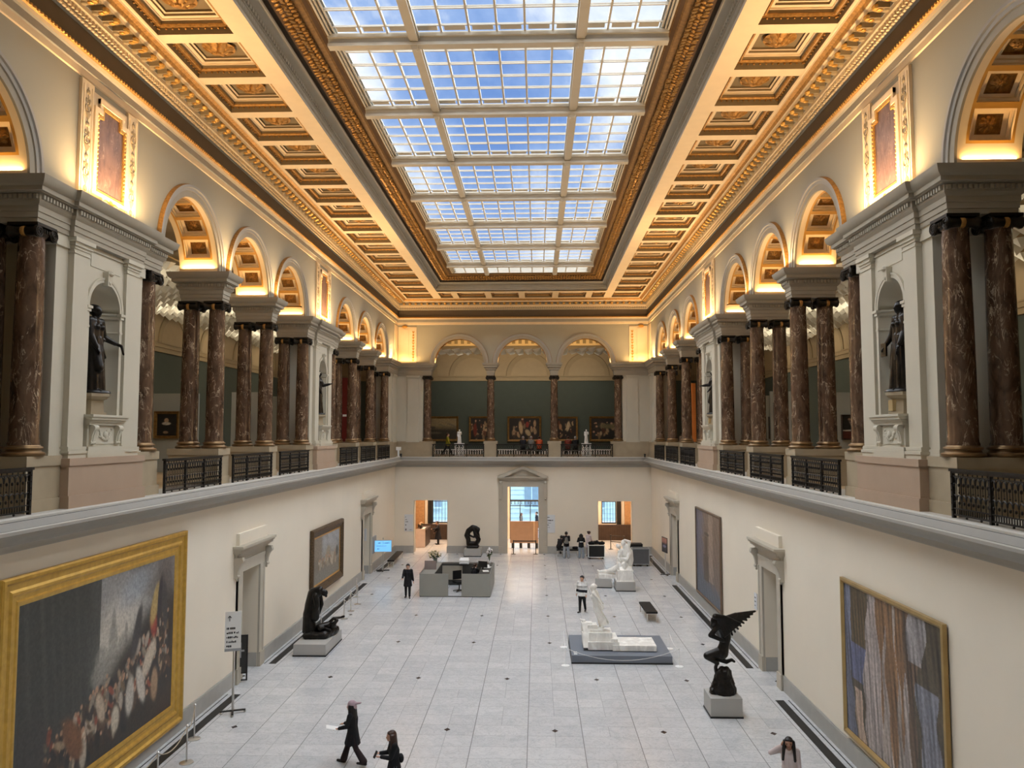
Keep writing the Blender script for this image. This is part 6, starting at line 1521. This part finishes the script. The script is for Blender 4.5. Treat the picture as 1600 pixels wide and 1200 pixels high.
s = empty('screen_stand', (-8.36, 47.15, 0), .12, 'floor stand with a bright blue information screen, far left', 'screen'); m = MB(); m.box(-.055,-.015,-.02,.02,.06,1.2); m.box(.015,.055,-.02,.02,.06,1.2); m.box(-.03,.03,-.02,.02,1.9,2.0); m.build('pole', steel, s); m = MB(); m.box(-.4,.4,-.04,.04,.02,.07); m.box(-.05,.05,-.35,.35,.02,.07); m.build('foot', darkmetal, s)
m = MB(); m.box(-.53,.53,-.06,-.01,1.14,1.86); d = m.build('display', steel, s, False)
m = MB(); m.face([(-.5,-.061,1.17),(.5,-.061,1.17),(.5,-.061,1.83),(-.5,-.061,1.83)]); m.build('lit_panel', emit('blue_screen', (.20,.56,.92), .75), d, False)
m = MB(); letters(m, -.3, -.12, -.062, 1.66, .05, 3); letters(m, .05, .42, -.062, 1.66, .05, 4); letters(m, -.4, .2, -.062, 1.5, .025, 6); arrow(m, -.27, -.06, 1.33, .13, 'left'); m.box(-.0,.012,-.063,-.062,1.62,1.78); m.build('lettering', M('screen_ink', (.05,.16,.30), .5), d, False)
s = empty('poster_stand', (8.6, 46.35, 0), -PI/2+.18, 'steel floor stand with a dark picture poster, far right', 'sign'); m = MB(); m.tube([(0,0,.06),(0,0,1.35)], .03, 8); m.build('pole', steel, s); m = MB(); m.box(-.4,.4,-.03,.03,.02,.06); m.box(-.03,.03,-.3,.3,.02,.06); m.build('foot', darkmetal, s)
P = Pic(30, 40, 3); P.fill((.03,.03,.04)); P.mix(np.clip((P.v-.55)*6,0,1), (.45,.20,.15)); P.ell(.5,.4,.25,.1,(.2,.2,.32)); 
me = MB(); me.box(-.45,.45,-.05,-.02,1.32,2.2); d = me.build('board', black, s, False)
q = bpy.data.meshes.new('poster'); gr = MB(); gr.grid([[(-.42+.84*i/29, -.052, 1.36+.8*j/39) for i in range(30)] for j in range(40)]); q.from_pydata(gr.v, [], gr.f); q.materials.append(paintm)
a = q.color_attributes.new('paint', 'FLOAT_COLOR', 'POINT'); cc = np.ones((1200,4)); cc[:, :3] = np.clip(P.c.reshape(-1,3),.004,1); a.data.foreach_set('color', cc.ravel()); o = bpy.data.objects.new('poster', q); COL.objects.link(o); o.parent = d
def wall_sign(label, loc, rz, w, h, lines, arr=None):
    r = empty('wall_sign', loc, rz, label, 'sign'); m = MB(); m.box(-w/2,w/2,-.02,0,-h/2,h/2); m.build('panel', M('sign_panel', (.66,.68,.70), .5, var=.01), r, False)
    m = MB()
    for i, (x, z, l, hh) in enumerate(lines): letters(m, -w/2+x*w, -w/2+(x+l)*w, -.021, -h/2+z*h, hh, i+int(w*100))
    if arr: arrow(m, -w/2+arr[0]*w, -.019, -h/2+arr[1]*h, .1, arr[2])
    m.build('lettering', ink, r, False)
wall_sign('pale direction sign left of the left opening in the far wall', (-8.0, 54.39, 2.08), 0, .62, 1.18, [(.12,.68,.2,.05),(.12,.55,.3,.05),(.12,.33,.15,.1),(.12,.06,.15,.12),(.6,.08,.25,.07)], (.15,.85,'left'))
wall_sign('pale direction sign right of the portal', (1.96, 54.39, 2.05), 0, .62, 1.24, [(.1,.84,.3,.06),(.1,.66,.7,.08),(.1,.53,.45,.05),(.1,.41,.22,.07),(.1,.29,.3,.04)])
wall_sign('small white card with a pictogram inside the farther left doorway', (-9.38, 46.18, 2.3), 0, .42, .72, [(.2,.12,.5,.1)], (.35,.75,'left'))
wall_sign('small white label beside the near right doorway', (8.985, 28.75, 2.2), -PI/2, .34, .58, [(.2,.7,.5,.04),(.2,.45,.5,.04),(.2,.2,.4,.04)])
m = MB(); m.box(-9.0,-8.93,46.8,47.9,1.05,2.05); tag(m.build('wall_cabinet', grey_p, None, False), 'flat grey cabinet on the left wall behind the blue screen', 'cabinet')
# lobby
m = MB(); m.box(-.95,1.1,57.0,57.08,.35,1.93); o = tag(m.build('display_board', oakl, None, False), 'tan board standing in the portal', 'board'); m = MB(); m.box(.78,.82,56.995,57.0,.35,1.93); m.build('pale_strip', ccream, o, False)
for k in range(4): m = MB(); m.box(-.85+k*.58,-.65+k*.58,56.95,57.15,0,.35); m.build('foot', darkmetal, o, False)
co_ = empty('lobby_counter', (-7.55, 58.2, 0), 0, 'pale fronted lobby counter in the left opening', 'counter'); m = MB(); m.box(-.35,.35,-1.3,-1.24,0,1.35); m.build('front', M('counter_front', (.66,.50,.40), .5), co_, False); m = MB(); m.box(-.35,.42,-1.24,1.3,1.1,1.3); m.box(.3,.36,-1.2,1.3,.05,1.1); m.build('body', darkwood, co_, False); m = MB()
for k in range(4): m.box(.0,.22,-1.0+k*.35,-.8+k*.35,1.30,1.32); 
m.build('leaflets', white_p, co_, False)
flowers('small flower vase on the lobby counter', (-7.6, 57.5, 1.3), M('dark_vase', (.05,.05,.05), .4), M('orange_petal', (.6,.4,.25), .6), 10, .14, .45)
la = empty('lobby_lamp_stand', (-8.55, 59.5, 0), 0, 'slim dark lamp stand in front of the lobby panelling', 'lamp'); m = MB(); m.tube([(0,0,0),(0,0,3.2)], .03, 8); m.build('pole', darkmetal, la); m = MB(); m.ball((.1,-.05,2.9), .07); m.tube([(0,0,2.9),(.1,-.05,2.9)], .015, 6); m.build('lamp_head', emit('lamp_glow', (1,.75,.5), 3), la)
for i, sg in enumerate((-1, 1)):
    m = MB(); 
    for k in range(34): m.box(sg*6-3.3+k*.2,sg*6-3.22+k*.2,61.3,61.4,6.72,7.05)
    m.box(sg*6-3.3,sg*6+3.45,61.3,61.42,7.05,7.12); tag(m.build('radiator_grille', white_p), 'low white slotted radiator grille along the %s half of the far gallery wall' % ('left', 'right')[i], 'radiator')
m = MB()
for k in range(24): m.box(-2.4+k*.2,-2.32+k*.2,61.3,61.4,6.72,7.05)
m.box(-2.4,2.3,61.3,61.42,7.05,7.12); tag(m.build('radiator_grille', white_p), 'low white slotted radiator grille under the middle painting', 'radiator')
def spotlight(label, loc, to):
    r = empty('spotlight', loc, 0, label, 'spotlight'); r.rotation_euler = (Vector(to)-Vector(loc)).to_track_quat('-Z', 'Y').to_euler()
    m = MB(); m.lathe([(.05,.16),(.09,.1),(.1,-.08),(.1,-.1)], n=14); m.build('housing', white_p, r); m = MB(); m.lathe([(.001,-.085),(.09,-.085)], n=14, caps=False); m.build('lens', emit('spot_glow', (1,.95,.85), 14), r)
    m = MB(); m.box(-.012,.012,-.012,.012,.1,.5); m.build('arm', darkmetal, r)
for l, p_, t_ in (('lit white spotlight under the left gallery velum', (-13.0,31.3,13.25), (-10,15,9)), ('lit white spotlight in the left arch of the far gallery, left one', (-6.4,57,14.15), (-4.5,40,9)), ('lit white spotlight in the left arch of the far gallery, right one', (-4.1,57,14.3), (-2,40,9)), ('lit white spotlight in the right arch of the far gallery', (4.4,57,14.25), (3,40,9)), ('lit white spotlight under the right gallery velum', (13.2,29.5,13.2), (9,14,9))): spotlight(l, p_, t_)
m = MB(); m.box(-.16,.16,-.12,.12,.05,.28); m.box(-.05,.05,-.05,.05,-.4,.05); m.box(-.12,.12,-.12,.12,-.42,-.38); o = m.build('floodlight', white_p); o.location = (-8.62, 53.5, 7.14); tag(o, 'small white floodlight on the ledge in the far left corner', 'floodlight')
for sg, l in ((-1,'left'),(1,'right')):
    c = empty('security_camera', (sg*8.5, 53.85, 6.72), 0, 'small dark security camera on the ledge in the far %s corner' % l, 'camera'); m = MB(); m.box(-.05,.05,-.05,.05,0,.12); m.build('bracket', darkmetal, c); m = MB(); m.lathe([(.06,-.16),(.06,.1)], (0,0,.17), 12, axis='Y'); m.build('housing', black, c)
# ------------------------------------------------------------------ light
def area(name, loc, sx, sy, power, col, target=None, spread=PI):
    l = bpy.data.lights.new(name, 'AREA'); l.shape = 'RECTANGLE'; l.size = sx; l.size_y = sy; l.energy = power; l.color = col; l.spread = spread
    o = bpy.data.objects.new(name, l); COL.objects.link(o); o.location = loc
    d = (Vector(target)-Vector(loc)) if target else Vector((0,0,1))
    o.rotation_euler = d.to_track_quat('-Z', 'Y').to_euler(); return o
WARM = (1, .62, .25)
K = 1.0
for s in (-1, 1):
    for y in BLOCK:
        for e in (-1, 1): area('impost_uplight', (s*9.55, y+e*.55, 13.42), 1.0, .07, 20*K, WARM, (s*9.55, y+e*.9, 15.5))
    for y in PIERS[:2]:
        for e in (-1, 1): area('impost_uplight', (s*9.55, y+e*2.76, 13.42), 1.0, .07, 20*K, WARM, (s*9.55, y+e*3.1, 15.5))
        area('panel_uplight', (s*8.62, y, 13.40), 3.4, .12, 24*K, WARM, (s*8.75, y, 16))
        area('ceiling_uplight', (s*8.55, y, 13.45), 2.6, .15, 330*K, (1,.65,.32), (s*6.6, y, 17.9))
    area('impost_uplight', (s*9.55, 50.41, 13.42), 1.0, .07, 20*K, WARM, (s*9.55, 50, 15.5))
    area('panel_uplight', (s*8.7, 52.9, 13.42), 1.6, .12, 26*K, WARM, (s*8.75, 52.9, 16))
    area('ceiling_uplight', (s*8.6, 52.4, 13.45), 1.4, .2, 230*K, (1,.65,.32), (s*6.4, 50.5, 17.9))
    for y in BLOCK: area('ceiling_uplight', (s*8.62, y, 13.44), .6, .12, 95*K, (1,.65,.32), (s*6.8, y, 17.9))
    area('panel_uplight', (s*8.0, 54.05, 13.42), 1.6, .12, 26*K, WARM, (s*8.0, 54.2, 16))
    # gallery lamps
    for y in (17, 25, 33, 41, 49):
        area('gallery_lamp', (s*13.7, y, 12.4), 3.5, .5, 60*K, (1,.86,.62), (s*13.7, y, 16))
        area('gallery_washer', (s*13.2, y, 13.3), 1.2, .3, 60*K, (1,.86,.66), (s*16, y, 8.5))
for x in (-4.5, 0, 4.5):
    for e in (-1, 1): area('impost_uplight', (x+e*1.71, 54.75, 13.42), .06, .45, 9*K, WARM, (x+e*1.4, 54.75, 15.5))
    area('gallery_lamp', (x, 58, 14.9), 3.5, .4, 42*K, (1,.66,.28), (x, 59, 17))
    area('gallery_washer', (x, 57.5, 13.8), 1.5, .3, 75*K, (1,.88,.70), (x, 61.5, 8.6))
for x in (-6.5, 0, 6.5): area('lobby_lamp', (x, 58, 5.6), 2.2, 1.6, 520*K, (1,.70,.46), (x, 58, 0))
sun = bpy.data.lights.new('overcast_sun', 'SUN'); sun.energy = 17.5; sun.angle = math.radians(130); sun.color = (.945, .975, 1)
so = bpy.data.objects.new('overcast_sun', sun); COL.objects.link(so); so.location = (0, 20, 40); so.rotation_euler = (math.radians(-8), 0, 0)

w = bpy.data.worlds.new('sky'); SC.world = w; w.use_nodes = True; t = w.node_tree
bg = t.nodes['Background']; tc = N(t, 'ShaderNodeTexCoord')
mp = N(t, 'ShaderNodeMapping'); mp.inputs['Scale'].default_value = (1, 1, 1.2); mp.inputs['Location'].default_value = (.35, .1, 0); t.links.new(tc.outputs['Generated'], mp.inputs[0])
no = N(t, 'ShaderNodeTexNoise', i_Scale=3.2, i_Detail=8, i_Roughness=.55, i_Distortion=.4); t.links.new(mp.outputs[0], no.inputs['Vector'])
r = ramp(t, no.outputs['Fac'], [(.42, (.19,.35,.75)), (.52, (.36,.53,.90)), (.60, (.9,.98,1.12)), (.68, (1.3,1.3,1.3))])
t.links.new(r.outputs[0], bg.inputs[0]); bg.inputs[1].default_value = 1.0

# ------------------------------------------------------------------ camera
f = 1202.0; pp = math.atan(80/f); yaw = math.atan(39*math.cos(pp)/f)
F = Vector((-math.sin(yaw)*math.cos(pp), math.cos(yaw)*math.cos(pp), math.sin(pp)))
cam = bpy.data.cameras.new('camera'); cam.sensor_width = 36; cam.lens = f/1600*36; cam.clip_start = .05; cam.clip_end = 500
co = bpy.data.objects.new('camera', cam); COL.objects.link(co); co.location = (1.026, 0, 8.235)
co.rotation_euler = F.to_track_quat('-Z', 'Y').to_euler(); SC.camera = co
v = SC.view_settings; v.view_transform = 'Standard'; v.look = 'None'; v.exposure = 0; v.gamma = 1; v.use_curve_mapping = False
c = SC.cycles; c.max_bounces = 8; c.diffuse_bounces = 4; c.glossy_bounces = 3; c.transmission_bounces = 4; c.transparent_max_bounces = 12
c.sample_clamp_indirect = 6; c.caustics_reflective = False; c.caustics_refractive = False; c.use_denoising = True
